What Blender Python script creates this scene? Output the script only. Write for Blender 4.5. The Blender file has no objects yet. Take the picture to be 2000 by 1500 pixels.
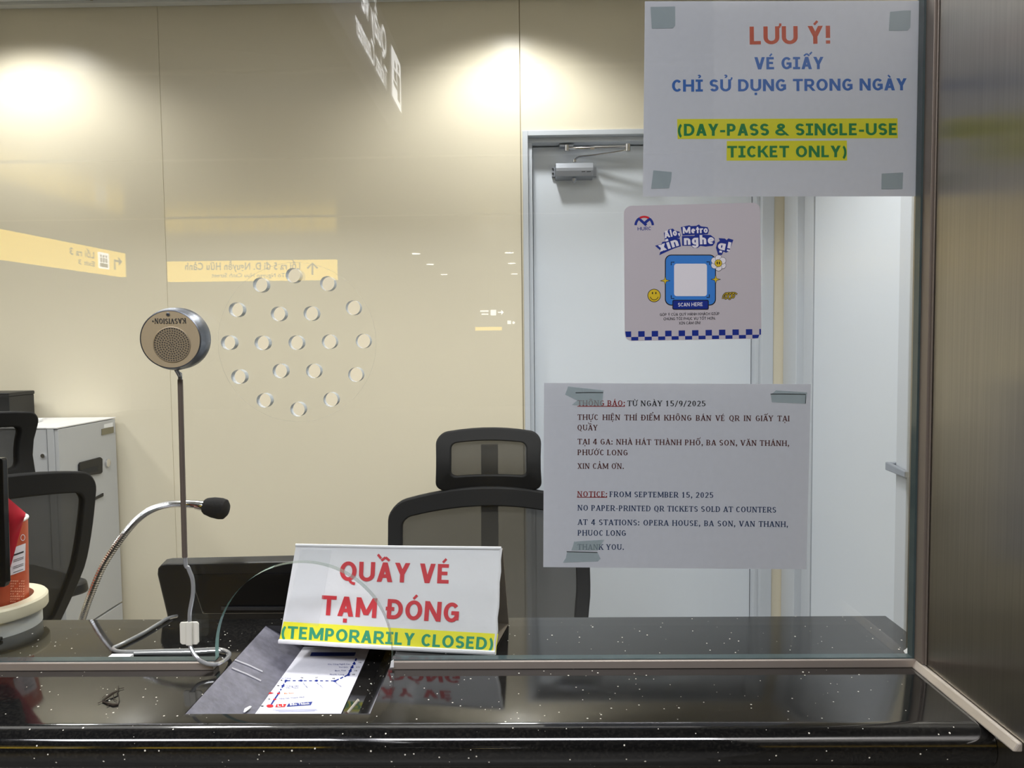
import bpy, bmesh, math, random, unicodedata
from mathutils import Vector, Matrix
random.seed(7)
SC = bpy.context.scene
COL = SC.collection
PI = math.pi
# ------------------------------------------------------------------ camera
FPX = 1450.0
PITCH, ROLL, YAW = math.atan(78 / FPX), .0108, .016
CAM = Vector((0, -.82, 1.41))
FW = Vector((-math.sin(YAW) * math.cos(PITCH), math.cos(YAW) * math.cos(PITCH), -math.sin(PITCH)))
_R0 = Vector((math.cos(YAW), math.sin(YAW), 0)); _U0 = _R0.cross(FW)
UP = _U0 * math.cos(ROLL) + _R0 * math.sin(ROLL)
RT = _R0 * math.cos(ROLL) - _U0 * math.sin(ROLL)
cd = bpy.data.cameras.new('camera'); cam = bpy.data.objects.new('camera', cd); COL.objects.link(cam)
cd.sensor_width = 36; cd.lens = 36 * FPX / 2000; cd.clip_start = .02; cd.clip_end = 100
cam.matrix_world = Matrix.Translation(CAM) @ Matrix((RT, UP, -FW)).transposed().to_4x4()
SC.camera = cam
# ------------------------------------------------------------------ world, exposure
w = bpy.data.worlds.new('world'); SC.world = w; w.use_nodes = True
w.node_tree.nodes['Background'].inputs[0].default_value = (.9, .95, 1, 1)
w.node_tree.nodes['Background'].inputs[1].default_value = .05
SC.view_settings.view_transform = 'Standard'; SC.view_settings.look = 'None'
SC.view_settings.gamma = 1; SC.view_settings.use_curve_mapping = False
SC.view_settings.exposure = 0.0
# ------------------------------------------------------------------ lights
def area(name, loc, sx, sy, power, col=(1, 1, 1), rot=(0, 0, 0)):
    l = bpy.data.lights.new(name, 'AREA'); l.shape = 'RECTANGLE'; l.size = sx; l.size_y = sy
    l.energy = power; l.color = col
    o = bpy.data.objects.new(name, l); o.location = loc; o.rotation_euler = rot; COL.objects.link(o); return o
def spot(name, loc, power, ang, blend, rad, col=(1, 1, 1), rot=(0, 0, 0)):
    l = bpy.data.lights.new(name, 'SPOT'); l.energy = power; l.spot_size = math.radians(ang); l.spot_blend = blend
    l.shadow_soft_size = rad; l.color = col
    o = bpy.data.objects.new(name, l); o.location = loc; o.rotation_euler = rot; COL.objects.link(o); return o
WARM = (1, .98, .95); COOL = (.95, .95, 1)
for x in (-3.2, -1.60, -.03):                       # wall washers close to the back wall
    spot('booth_wall_downlight', (x, 1.36, 2.515), 33, 140, .60, .05, WARM)
for x in (-2.3, -.9, .35):                          # downlights over the desks
    spot('booth_downlight', (x, .62, 2.51), 82, 124, .6, .14, WARM)
area('booth_fill_light', (-.8, .62, 2.50), 2.6, .5, 8, WARM)  # added weak fill beside the downlights, not a fitting of the booth
area('hall_fill_light', (-.2, -1.80, 2.80), 3.4, .45, 104, COOL)  # added light for the notices, set where the pane does not mirror it

# ------------------------------------------------------------------ projections of photo points onto real planes
def ray(px, py): return FW * FPX + RT * (px - 1000) - UP * (py - 750)
def PY(px, py, y): d = ray(px, py); return CAM + d * ((y - CAM.y) / d.y)
def PX(px, py, x): d = ray(px, py); return CAM + d * ((x - CAM.x) / d.x)
def PZ(px, py, z): d = ray(px, py); return CAM + d * ((z - CAM.z) / d.z)
def PN(px, py, p0, n): d = ray(px, py); return CAM + d * ((p0 - CAM).dot(n) / d.dot(n))
def mir(v): return Vector((v.x, -v.y, v.z))

# ------------------------------------------------------------------ materials
def lin(r, g, b):
    f = lambda c: (c / 255 / 12.92) if c / 255 <= .04045 else ((c / 255 + .055) / 1.055) ** 2.4
    return (f(r), f(g), f(b), 1)
def mat(name, col, rough=.5, metal=0, spec=.5, noise=None, bump=None, emit=None, coat=0):
    m = bpy.data.materials.new(name); m.use_nodes = True; nt = m.node_tree; b = nt.nodes['Principled BSDF']
    b.inputs['Base Color'].default_value = col; b.inputs['Roughness'].default_value = rough
    b.inputs['Metallic'].default_value = metal; b.inputs['Specular IOR Level'].default_value = spec
    b.inputs['Coat Weight'].default_value = coat
    if emit:
        b.inputs['Emission Color'].default_value = emit[0]; b.inputs['Emission Strength'].default_value = emit[1]
    if noise or bump:
        tc = nt.nodes.new('ShaderNodeTexCoord'); mp = nt.nodes.new('ShaderNodeMapping'); nt.links.new(tc.outputs['Object'], mp.inputs[0])
        n = nt.nodes.new('ShaderNodeTexNoise'); nt.links.new(mp.outputs[0], n.inputs['Vector']); n.inputs['Detail'].default_value = 5
        sc, amt = (noise or bump)[:2]
        st = (noise or bump)[2] if len(noise or bump) > 2 else (1, 1, 1)
        mp.inputs['Scale'].default_value = st; n.inputs['Scale'].default_value = sc
        if noise:
            mx = nt.nodes.new('ShaderNodeMix'); mx.data_type = 'RGBA'; mx.inputs[6].default_value = tuple(c * (1 - amt) for c in col[:3]) + (1,)
            mx.inputs[7].default_value = tuple(min(1, c * (1 + amt)) for c in col[:3]) + (1,)
            nt.links.new(n.outputs['Fac'], mx.inputs[0]); nt.links.new(mx.outputs[2], b.inputs['Base Color'])
        if bump:
            bp = nt.nodes.new('ShaderNodeBump'); bp.inputs['Strength'].default_value = bump[1] if not noise else bump[1]
            bp.inputs['Distance'].default_value = .002; nt.links.new(n.outputs['Fac'], bp.inputs['Height']); nt.links.new(bp.outputs[0], b.inputs['Normal'])
    return m
def see_through(name, col, opacity, rough=.6, lines=None):
    m = bpy.data.materials.new(name); m.use_nodes = True; nt = m.node_tree; b = nt.nodes['Principled BSDF']
    b.inputs['Base Color'].default_value = col; b.inputs['Roughness'].default_value = rough; b.inputs['Alpha'].default_value = opacity
    if lines:
        tc = nt.nodes.new('ShaderNodeTexCoord'); wv = nt.nodes.new('ShaderNodeTexWave'); wv.bands_direction = 'Z'
        wv.inputs['Scale'].default_value = lines; nt.links.new(tc.outputs['Object'], wv.inputs['Vector'])
        mr = nt.nodes.new('ShaderNodeMapRange'); mr.inputs[3].default_value = opacity - .1; mr.inputs[4].default_value = opacity + .1
        nt.links.new(wv.outputs['Fac'], mr.inputs[0]); nt.links.new(mr.outputs[0], b.inputs['Alpha'])
    return m
M = {}
M['cream'] = mat('cream_wall_panel', lin(227, 219, 197), .30, noise=(1.3, .03))
M['joint'] = mat('panel_joint', lin(150, 140, 112), .7)
M['ceil'] = mat('ceiling_tile', lin(240, 240, 240), .8)
M['ceil_trim'] = mat('ceiling_edge_trim', lin(214, 216, 214), .5)
M['floor'] = mat('floor_tile', lin(206, 202, 192), .4, noise=(3, .1))
M['door'] = mat('white_door_paint', lin(216, 223, 232), .38)
M['frame'] = mat('grey_door_frame_paint', lin(198, 204, 212), .4)
M['gap'] = mat('dark_gap', lin(40, 42, 44), .8)
M['chrome'] = mat('chrome', (.75, .75, .76, 1), .18, 1)
M['silver'] = mat('silver_paint', lin(170, 175, 184), .35, .6)
M['black'] = mat('black_plastic', lin(22, 23, 25), .45)
M['blackgloss'] = mat('black_gloss_plastic', lin(16, 16, 17), .18)
M['blackfab'] = mat('black_fabric_trim', lin(13, 14, 17), .8, noise=(60, .15))
M['mesh'] = see_through('chair_mesh_weave', lin(52, 51, 47), .86, .8)
M['paper'] = mat('office_paper', (.74, .75, .82, 1), .75, noise=(160, .05))
M['card'] = mat('white_card', (.80, .81, .84, 1), .38, bump=(26, .5), spec=.5)
M['brown'] = mat('brown_cardboard', lin(120, 110, 96), .85, noise=(30, .2))
M['tape'] = see_through('clear_tape', lin(190, 210, 212), .30, .45)
M['graytape'] = mat('double_sided_tape', lin(168, 180, 186), .6, noise=(90, .06))
M['red_ink'] = mat('orange_red_ink', (.62, .10, .04, 1), .7)
M['blue_ink'] = mat('blue_ink', (.045, .16, .52, 1), .7)
M['green_ink'] = mat('green_ink', (.02, .25, .075, 1), .7)
M['hl'] = mat('yellow_highlighter', (.86, .80, .03, 1), .7)
M['maroon_ink'] = mat('dark_maroon_ink', (.10, .022, .02, 1), .7)
M['navy_ink'] = mat('navy_ink', (.016, .045, .13, 1), .7)
M['ired_ink'] = mat('deep_red_ink', (.30, .02, .02, 1), .7)
M['black_ink'] = mat('black_ink', (.018, .018, .022, 1), .6)
M['box_red'] = mat('red_print', (.62, .016, .03, 1), .5)
M['box_green'] = mat('green_print', (.02, .32, .16, 1), .5)
M['box_yellow'] = mat('yellow_print', (.90, .86, .02, 1), .4)
M['sticker'] = mat('sticker_vinyl', (.54, .505, .545, 1), .30, noise=(3, .02))
M['s_white'] = mat('sticker_white', (.80, .78, .84, 1), .3)
M['s_navy'] = mat('sticker_navy', (.010, .030, .26, 1), .3)
M['s_blue'] = mat('sticker_blue', (.045, .22, .66, 1), .3)
M['s_black'] = mat('sticker_black', (.012, .012, .018, 1), .3)
M['s_yellow'] = mat('sticker_yellow', (.72, .52, .03, 1), .3)
M['s_red'] = mat('sticker_red', (.60, .02, .03, 1), .3)
M['champ'] = mat('champagne_face', lin(206, 190, 160), .40, .55, noise=(4, .05))
M['gunmetal'] = mat('grey_metal_housing', lin(128, 132, 140), .32, .85)
M['grille'] = mat('grille_plate', lin(176, 162, 138), .4, .6)
M['tube'] = mat('dark_cable_tube', lin(112, 102, 94), .35, .3)
M['cable'] = mat('clear_sheathed_cable', lin(178, 180, 182), .16, .45, coat=.6)
M['clip'] = mat('white_clip_plastic', lin(226, 224, 212), .4)
M['foam'] = mat('black_foam', lin(28, 28, 30), .95, bump=(300, .4))
M['rail'] = mat('satin_metal_rail', lin(168, 158, 150), .45, .55, noise=(14, .10, (1, 1, 1)))
M['brite'] = mat('bright_metal_strip', lin(205, 196, 186), .4, .5, noise=(18, .10))
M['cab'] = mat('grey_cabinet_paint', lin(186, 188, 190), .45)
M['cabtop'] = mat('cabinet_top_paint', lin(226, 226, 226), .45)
M['redpaper'] = mat('red_paper', (.60, .008, .03, 1), .6)
M['cup'] = mat('orange_red_cup', (.52, .085, .03, 1), .45, noise=(6, .05))
M['white'] = mat('plain_white', lin(232, 232, 230), .5)
M['masking'] = mat('cream_masking_tape', lin(224, 217, 190), .55, noise=(30, .04))
M['cleartape'] = mat('clear_tape_roll', lin(192, 195, 192), .3)
M['twig'] = mat('dry_twig', lin(46, 36, 24), .8)
M['tornwhite'] = mat('torn_white_tape', lin(236, 238, 240), .5)
M['desk'] = mat('desk_laminate', lin(160, 150, 132), .5)
M['hallceil'] = mat('dark_gloss_ceiling', lin(64, 64, 66), .16, spec=.28)
M['hallwall'] = mat('hall_wall', lin(96, 94, 92), .5)
M['hallfloor'] = mat('hall_floor', lin(120, 118, 114), .35)
M['sign_yellow'] = mat('backlit_yellow', (.8, .55, .05, 1), .4, emit=((1, .66, .05, 1), 6.5))
M['sign_dark'] = mat('dark_sign_panel', lin(60, 58, 66), .4, emit=((.20, .20, .24, 1), .6))
M['sign_white'] = mat('backlit_white', (.8, .8, .8, 1), .4, emit=((1, 1, 1, 1), 8))
M['sign_ink'] = mat('sign_lettering', lin(70, 60, 50), .6)
M['downlight'] = mat('downlight_glow', (.9, .9, .9, 1), .4, emit=((1, .98, .95, 1), 14))
M['kraft'] = mat('pale_stick', lin(196, 190, 172), .6)

def granite():
    m = bpy.data.materials.new('black_granite_with_flecks'); m.use_nodes = True; nt = m.node_tree; b = nt.nodes['Principled BSDF']
    L = nt.links.new
    tc = nt.nodes.new('ShaderNodeTexCoord')
    v = nt.nodes.new('ShaderNodeTexVoronoi'); v.inputs['Scale'].default_value = 150; L(tc.outputs['Object'], v.inputs['Vector'])
    wn = nt.nodes.new('ShaderNodeSeparateColor'); L(v.outputs['Color'], wn.inputs[0])
    # a fleck only in a few cells, each of its own size
    thr = nt.nodes.new('ShaderNodeMath'); thr.operation = 'GREATER_THAN'; thr.inputs[1].default_value = .50; L(wn.outputs[0], thr.inputs[0])
    sz = nt.nodes.new('ShaderNodeMath'); sz.operation = 'MULTIPLY'; sz.inputs[1].default_value = .15; L(wn.outputs[1], sz.inputs[0])
    lt = nt.nodes.new('ShaderNodeMath'); lt.operation = 'LESS_THAN'; L(v.outputs['Distance'], lt.inputs[0]); L(sz.outputs[0], lt.inputs[1])
    fl = nt.nodes.new('ShaderNodeMath'); fl.operation = 'MULTIPLY'; L(thr.outputs[0], fl.inputs[0]); L(lt.outputs[0], fl.inputs[1])
    n = nt.nodes.new('ShaderNodeTexNoise'); n.inputs['Scale'].default_value = 420; n.inputs['Detail'].default_value = 3; L(tc.outputs['Object'], n.inputs['Vector'])
    cr = nt.nodes.new('ShaderNodeValToRGB'); cr.color_ramp.elements[0].position = .45; cr.color_ramp.elements[0].color = (.008, .008, .008, 1)
    cr.color_ramp.elements[1].position = .75; cr.color_ramp.elements[1].color = (.022, .021, .019, 1); L(n.outputs['Fac'], cr.inputs[0])
    mx = nt.nodes.new('ShaderNodeMix'); mx.data_type = 'RGBA'; L(fl.outputs[0], mx.inputs[0]); L(cr.outputs[0], mx.inputs[6]); mx.inputs[7].default_value = (.85, .82, .72, 1)
    L(mx.outputs[2], b.inputs['Base Color'])
    b.inputs['Roughness'].default_value = .075; b.inputs['IOR'].default_value = 1.72
    return m
M['granite'] = granite()
M['honed'] = mat('honed_granite', lin(108, 108, 120), .42, noise=(120, .45), bump=(60, .25))

def steel():
    m = bpy.data.materials.new('vertically_brushed_steel'); m.use_nodes = True; nt = m.node_tree; b = nt.nodes['Principled BSDF']; L = nt.links.new
    tc = nt.nodes.new('ShaderNodeTexCoord'); mp = nt.nodes.new('ShaderNodeMapping'); mp.inputs['Scale'].default_value = (1, 260, 3); L(tc.outputs['Object'], mp.inputs[0])
    n = nt.nodes.new('ShaderNodeTexNoise'); n.inputs['Scale'].default_value = 1.6; n.inputs['Detail'].default_value = 4; L(mp.outputs[0], n.inputs['Vector'])
    cr = nt.nodes.new('ShaderNodeValToRGB'); cr.color_ramp.elements[0].position = .3; cr.color_ramp.elements[0].color = (.375, .355, .32, 1)
    cr.color_ramp.elements[1].position = .72; cr.color_ramp.elements[1].color = (.43, .41, .37, 1); L(n.outputs['Fac'], cr.inputs[0]); L(cr.outputs[0], b.inputs['Base Color'])
    b.inputs['Metallic'].default_value = 1; b.inputs['Roughness'].default_value = .30; b.inputs['Anisotropic'].default_value = .85
    tg = nt.nodes.new('ShaderNodeTangent'); tg.direction_type = 'UV_MAP'; tg.uv_map = 'UVMap'; L(tg.outputs[0], b.inputs['Tangent'])
    return m
M['steel'] = steel()

def glass():
    m = bpy.data.materials.new('clear_pane'); m.use_nodes = True; nt = m.node_tree; L = nt.links.new
    nt.nodes.remove(nt.nodes['Principled BSDF']); out = nt.nodes['Material Output']
    g = nt.nodes.new('ShaderNodeNewGeometry'); mr = nt.nodes.new('ShaderNodeMapRange')     # the same Fresnel on both sides of each face
    mr.inputs[3].default_value = 1.5; mr.inputs[4].default_value = 1 / 1.5; L(g.outputs['Backfacing'], mr.inputs[0])
    fr = nt.nodes.new('ShaderNodeFresnel'); L(mr.outputs[0], fr.inputs['IOR'])
    t = nt.nodes.new('ShaderNodeBsdfTransparent'); t.inputs[0].default_value = (.93, .94, .938, 1)
    gl = nt.nodes.new('ShaderNodeBsdfGlossy'); gl.inputs['Roughness'].default_value = 0
    mx = nt.nodes.new('ShaderNodeMixShader'); L(fr.outputs[0], mx.inputs[0]); L(t.outputs[0], mx.inputs[1]); L(gl.outputs[0], mx.inputs[2]); L(mx.outputs[0], out.inputs[0])
    return m
M['glass'] = glass()
M['glassedge'] = mat('green_glass_edge', lin(66, 80, 82), .12, 0, .5, noise=(30, .25))
M['archedge'] = mat('pale_green_cut_edge', lin(120, 158, 152), .10, noise=(30, .2))
M['thinedge'] = see_through('thin_glass_edge', lin(110, 128, 122), .55, .12)
M['holewall'] = mat('frosted_hole_edge', lin(196, 202, 204), .25, 0, .6)
M['scribe'] = see_through('scribed_line', lin(190, 186, 170), .16)

# ------------------------------------------------------------------ object helpers
def tag(o, label=None, cat=None, group=None, kind=None):
    if label: o['label'] = label
    if cat: o['category'] = cat
    if group: o['group'] = group
    if kind: o['kind'] = kind
    return o
def empty(name, loc, label=None, cat=None, group=None, kind=None, rotz=0):
    o = bpy.data.objects.new(name, None); COL.objects.link(o); o.location = loc; o.rotation_euler.z = rotz; o.empty_display_size = .05
    return tag(o, label, cat, group, kind)
class MB:
    def __init__(s): s.v = []; s.f = []; s.mi = []; s.cur = 0
    def add(s, vs, fs):
        b = len(s.v); s.v += [Vector(v) for v in vs]; s.f += [tuple(i + b for i in f) for f in fs]; s.mi += [s.cur] * len(fs); return s
    def box(s, x0, x1, y0, y1, z0, z1):
        vs = [(x, y, z) for x in (x0, x1) for y in (y0, y1) for z in (z0, z1)]
        return s.add(vs, [(0, 1, 3, 2), (4, 6, 7, 5), (0, 4, 5, 1), (2, 3, 7, 6), (0, 2, 6, 4), (1, 5, 7, 3)])
    def hexa(s, a, b):      # two quads of four points, a in front of b
        n = len(a); vs = list(a) + list(b)
        fs = [tuple(range(n)), tuple(range(2 * n - 1, n - 1, -1))] + [(i, i + n, (i + 1) % n + n, (i + 1) % n) for i in range(n)]
        return s.add(vs, fs)
    def prism(s, poly, off): off = Vector(off); return s.hexa([Vector(p) for p in poly], [Vector(p) + off for p in poly])
    def poly(s, pts): return s.add(pts, [tuple(range(len(pts)))])
    def tube(s, path, r, n=10, caps=True, flat=1.0):
        path = [Vector(p) for p in path]; rs = r if isinstance(r, (list, tuple)) else [r] * len(path)
        t0 = (path[1] - path[0]).normalized(); a = Vector((0, 0, 1)) if abs(t0.z) < .9 else Vector((1, 0, 0))
        nrm = t0.cross(a).normalized(); vs = []
        for i, p in enumerate(path):
            t = (path[min(i + 1, len(path) - 1)] - path[max(i - 1, 0)]).normalized()
            nrm = (nrm - t * nrm.dot(t)).normalized(); bn = t.cross(nrm)
            for k in range(n):
                a = 2 * PI * k / n; vs.append(p + (nrm * math.cos(a) + bn * math.sin(a) * flat) * rs[i])
        fs = []
        for i in range(len(path) - 1):
            for k in range(n): fs.append((i * n + k, i * n + (k + 1) % n, (i + 1) * n + (k + 1) % n, (i + 1) * n + k))
        if caps: fs += [tuple(range(n - 1, -1, -1)), tuple(range((len(path) - 1) * n, len(path) * n))]
        return s.add(vs, fs)
    def lathe(s, prof, origin=(0, 0, 0), axis=(0, 0, 1), n=40, closed=False):
        o = Vector(origin); ax = Vector(axis).normalized(); a = Vector((0, 0, 1)) if abs(ax.z) < .9 else Vector((1, 0, 0))
        e1 = ax.cross(a).normalized(); e2 = ax.cross(e1); vs = []
        for r, h in prof:
            for k in range(n):
                t = 2 * PI * k / n; vs.append(o + ax * h + (e1 * math.cos(t) + e2 * math.sin(t)) * r)
        fs = []; m = len(prof)
        for i in range(m if closed else m - 1):
            j = (i + 1) % m
            for k in range(n): fs.append((i * n + k, i * n + (k + 1) % n, j * n + (k + 1) % n, j * n + k))
        if not closed: fs += [tuple(range(n - 1, -1, -1)), tuple(range((m - 1) * n, m * n))]
        return s.add(vs, fs)
    def ring(s, outer, inner, off):     # a frame between two loops of equal length, given depth
        n = len(outer); off = Vector(off); O = [Vector(p) for p in outer]; I = [Vector(p) for p in inner]
        vs = O + I + [p + off for p in O] + [p + off for p in I]; fs = []
        for i in range(n):
            j = (i + 1) % n
            fs += [(i, j, n + j, n + i), (2 * n + j, 2 * n + i, 3 * n + i, 3 * n + j), (i, 2 * n + i, 2 * n + j, j), (n + i, n + j, 3 * n + j, 3 * n + i)]
        return s.add(vs, fs)
    def build(s, name, mats, parent=None, smooth=False, bevel=0, label=None, local=False, fix=True):
        if not isinstance(mats, (list, tuple)): mats = [mats]
        org = Vector((0, 0, 0))
        if parent is not None:
            p = parent
            while p is not None and not local: org += Vector(p.location); p = p.parent
        elif s.v:
            xs = [v.x for v in s.v]; ys = [v.y for v in s.v]; zs = [v.z for v in s.v]
            org = Vector(((min(xs) + max(xs)) / 2, (min(ys) + max(ys)) / 2, min(zs)))
        me = bpy.data.meshes.new(name); me.from_pydata([v - org for v in s.v], [], s.f); me.update()
        for m in mats: me.materials.append(m)
        for p, i in zip(me.polygons, s.mi): p.material_index = i
        if fix:
            bm = bmesh.new(); bm.from_mesh(me); bmesh.ops.recalc_face_normals(bm, faces=bm.faces); bm.to_mesh(me); bm.free()
        o = bpy.data.objects.new(name, me); COL.objects.link(o)
        if parent is not None: o.parent = parent
        else: o.location = org
        if bevel:
            b = o.modifiers.new('bevel', 'BEVEL'); b.width = bevel; b.segments = 2; b.limit_method = 'ANGLE'; b.angle_limit = math.radians(40)
        if smooth:
            for p in me.polygons: p.use_smooth = True
            me.set_sharp_from_angle(angle=math.radians(35))
        if label: o['label'] = label
        return o
def rrect(x0, y0, x1, y1, r, n=6):
    pts = []
    for cx, cy, a0 in ((x1 - r, y1 - r, 0), (x0 + r, y1 - r, 90), (x0 + r, y0 + r, 180), (x1 - r, y0 + r, 270)):
        for k in range(n + 1):
            a = math.radians(a0 + 90 * k / n); pts.append((cx + r * math.cos(a), cy + r * math.sin(a)))
    return pts
def spline(pts, n=8):       # Catmull-Rom through points
    P = [Vector(p) for p in pts]; P = [P[0] * 2 - P[1]] + P + [P[-1] * 2 - P[-2]]; out = []
    for i in range(1, len(P) - 2):
        for k in range(n):
            t = k / n; a, b, c, d = P[i - 1:i + 3]
            out.append(.5 * ((2 * b) + (c - a) * t + (2 * a - 5 * b + 4 * c - d) * t * t + (3 * b - a - 3 * c + d) * t ** 3))
    out.append(P[-2]); return out
def structure(o): o['kind'] = 'structure'; return o

# ------------------------------------------------------------------ lettering
_fc = bpy.data.curves.new('type', 'FONT'); _fo = bpy.data.objects.new('type', _fc); COL.objects.link(_fo); _fc.resolution_u = 3
_GC = {}; _AD = {}
def _mesh_of(t, off):
    _fc.body = t; _fc.offset = off
    dg = bpy.context.evaluated_depsgraph_get(); dg.update()
    me = bpy.data.meshes.new_from_object(_fo.evaluated_get(dg)); me.calc_loop_triangles()
    vs = [(v.co.x, v.co.y) for v in me.vertices]; fs = [tuple(t.vertices) for t in me.loop_triangles]
    bpy.data.meshes.remove(me); return vs, fs
def _w(t): vs, _ = _mesh_of(t, 0); return max(v[0] for v in vs) - min(v[0] for v in vs)
_HH = None
def adv(c):
    global _HH
    if c not in _AD:
        if _HH is None: _HH = _w('HH')
        _AD[c] = _w('H' + c + 'H') - _HH
    return _AD[c]
CAPH = max(v[1] for v in _mesh_of('H', 0)[0])
# capitals, figures and marks drawn as strokes: upright weight W, level weight H, slab ends when serif
class Pen:
    def __init__(s, W, H, serif): s.W, s.H, s.serif, s.v, s.f = W, H, serif, [], []
    def poly(s, pts): n = len(s.v); s.v += pts; s.f.append(tuple(range(n, n + len(pts))))
    def slab(s, x, y, up):
        if s.serif:
            e, t = s.W / 2 + .075, .075; y0, y1 = (y, y + t) if up else (y - t, y); s.poly([(x - e, y0), (x + e, y0), (x + e, y1), (x - e, y1)])
    def stem(s, x, y0=0, y1=1, ends='tb', w=None):
        w = (w or s.W) / 2; s.poly([(x - w, y0), (x + w, y0), (x + w, y1), (x - w, y1)])
        if 'b' in ends: s.slab(x, y0, True)
        if 't' in ends: s.slab(x, y1, False)
    def bar(s, x0, x1, y, tick=0):
        h = s.H / 2; s.poly([(x0, y - h), (x1, y - h), (x1, y + h), (x0, y + h)])
        if s.serif and tick: s.poly([(x1 - .07, min(y, y + tick)), (x1, min(y, y + tick)), (x1, max(y, y + tick)), (x1 - .07, max(y, y + tick))])
    def diag(s, x0, y0, x1, y1, w=1.0, ends=''):
        h = s.W * w * .56; s.poly([(x0 - h, y0), (x0 + h, y0), (x1 + h, y1), (x1 - h, y1)])
        if 'b' in ends: s.slab(x0, y0, True)
        if 't' in ends: s.slab(x1, y1, False)
    def arc(s, cx, cy, rx, ry, a0, a1, W=None, H=None):
        W = (W or s.W) / 2; H = (H or s.H) / 2; n = max(4, int(abs(a1 - a0) / 12)); o = []; i_ = []
        for k in range(n + 1):
            a = math.radians(a0 + (a1 - a0) * k / n); c, d = math.cos(a), math.sin(a); o.append((cx + (rx + W) * c, cy + (ry + H) * d)); i_.append((cx + (rx - W) * c, cy + (ry - H) * d))
        for k in range(n): s.poly([i_[k], o[k], o[k + 1], i_[k + 1]])
    def line(s, pts, w):
        for (x0, y0), (x1, y1) in zip(pts, pts[1:]):
            d = math.hypot(x1 - x0, y1 - y0); nx, ny = -(y1 - y0) / d * w / 2, (x1 - x0) / d * w / 2; s.poly([(x0 + nx, y0 + ny), (x0 - nx, y0 - ny), (x1 - nx, y1 - ny), (x1 + nx, y1 + ny)])
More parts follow.
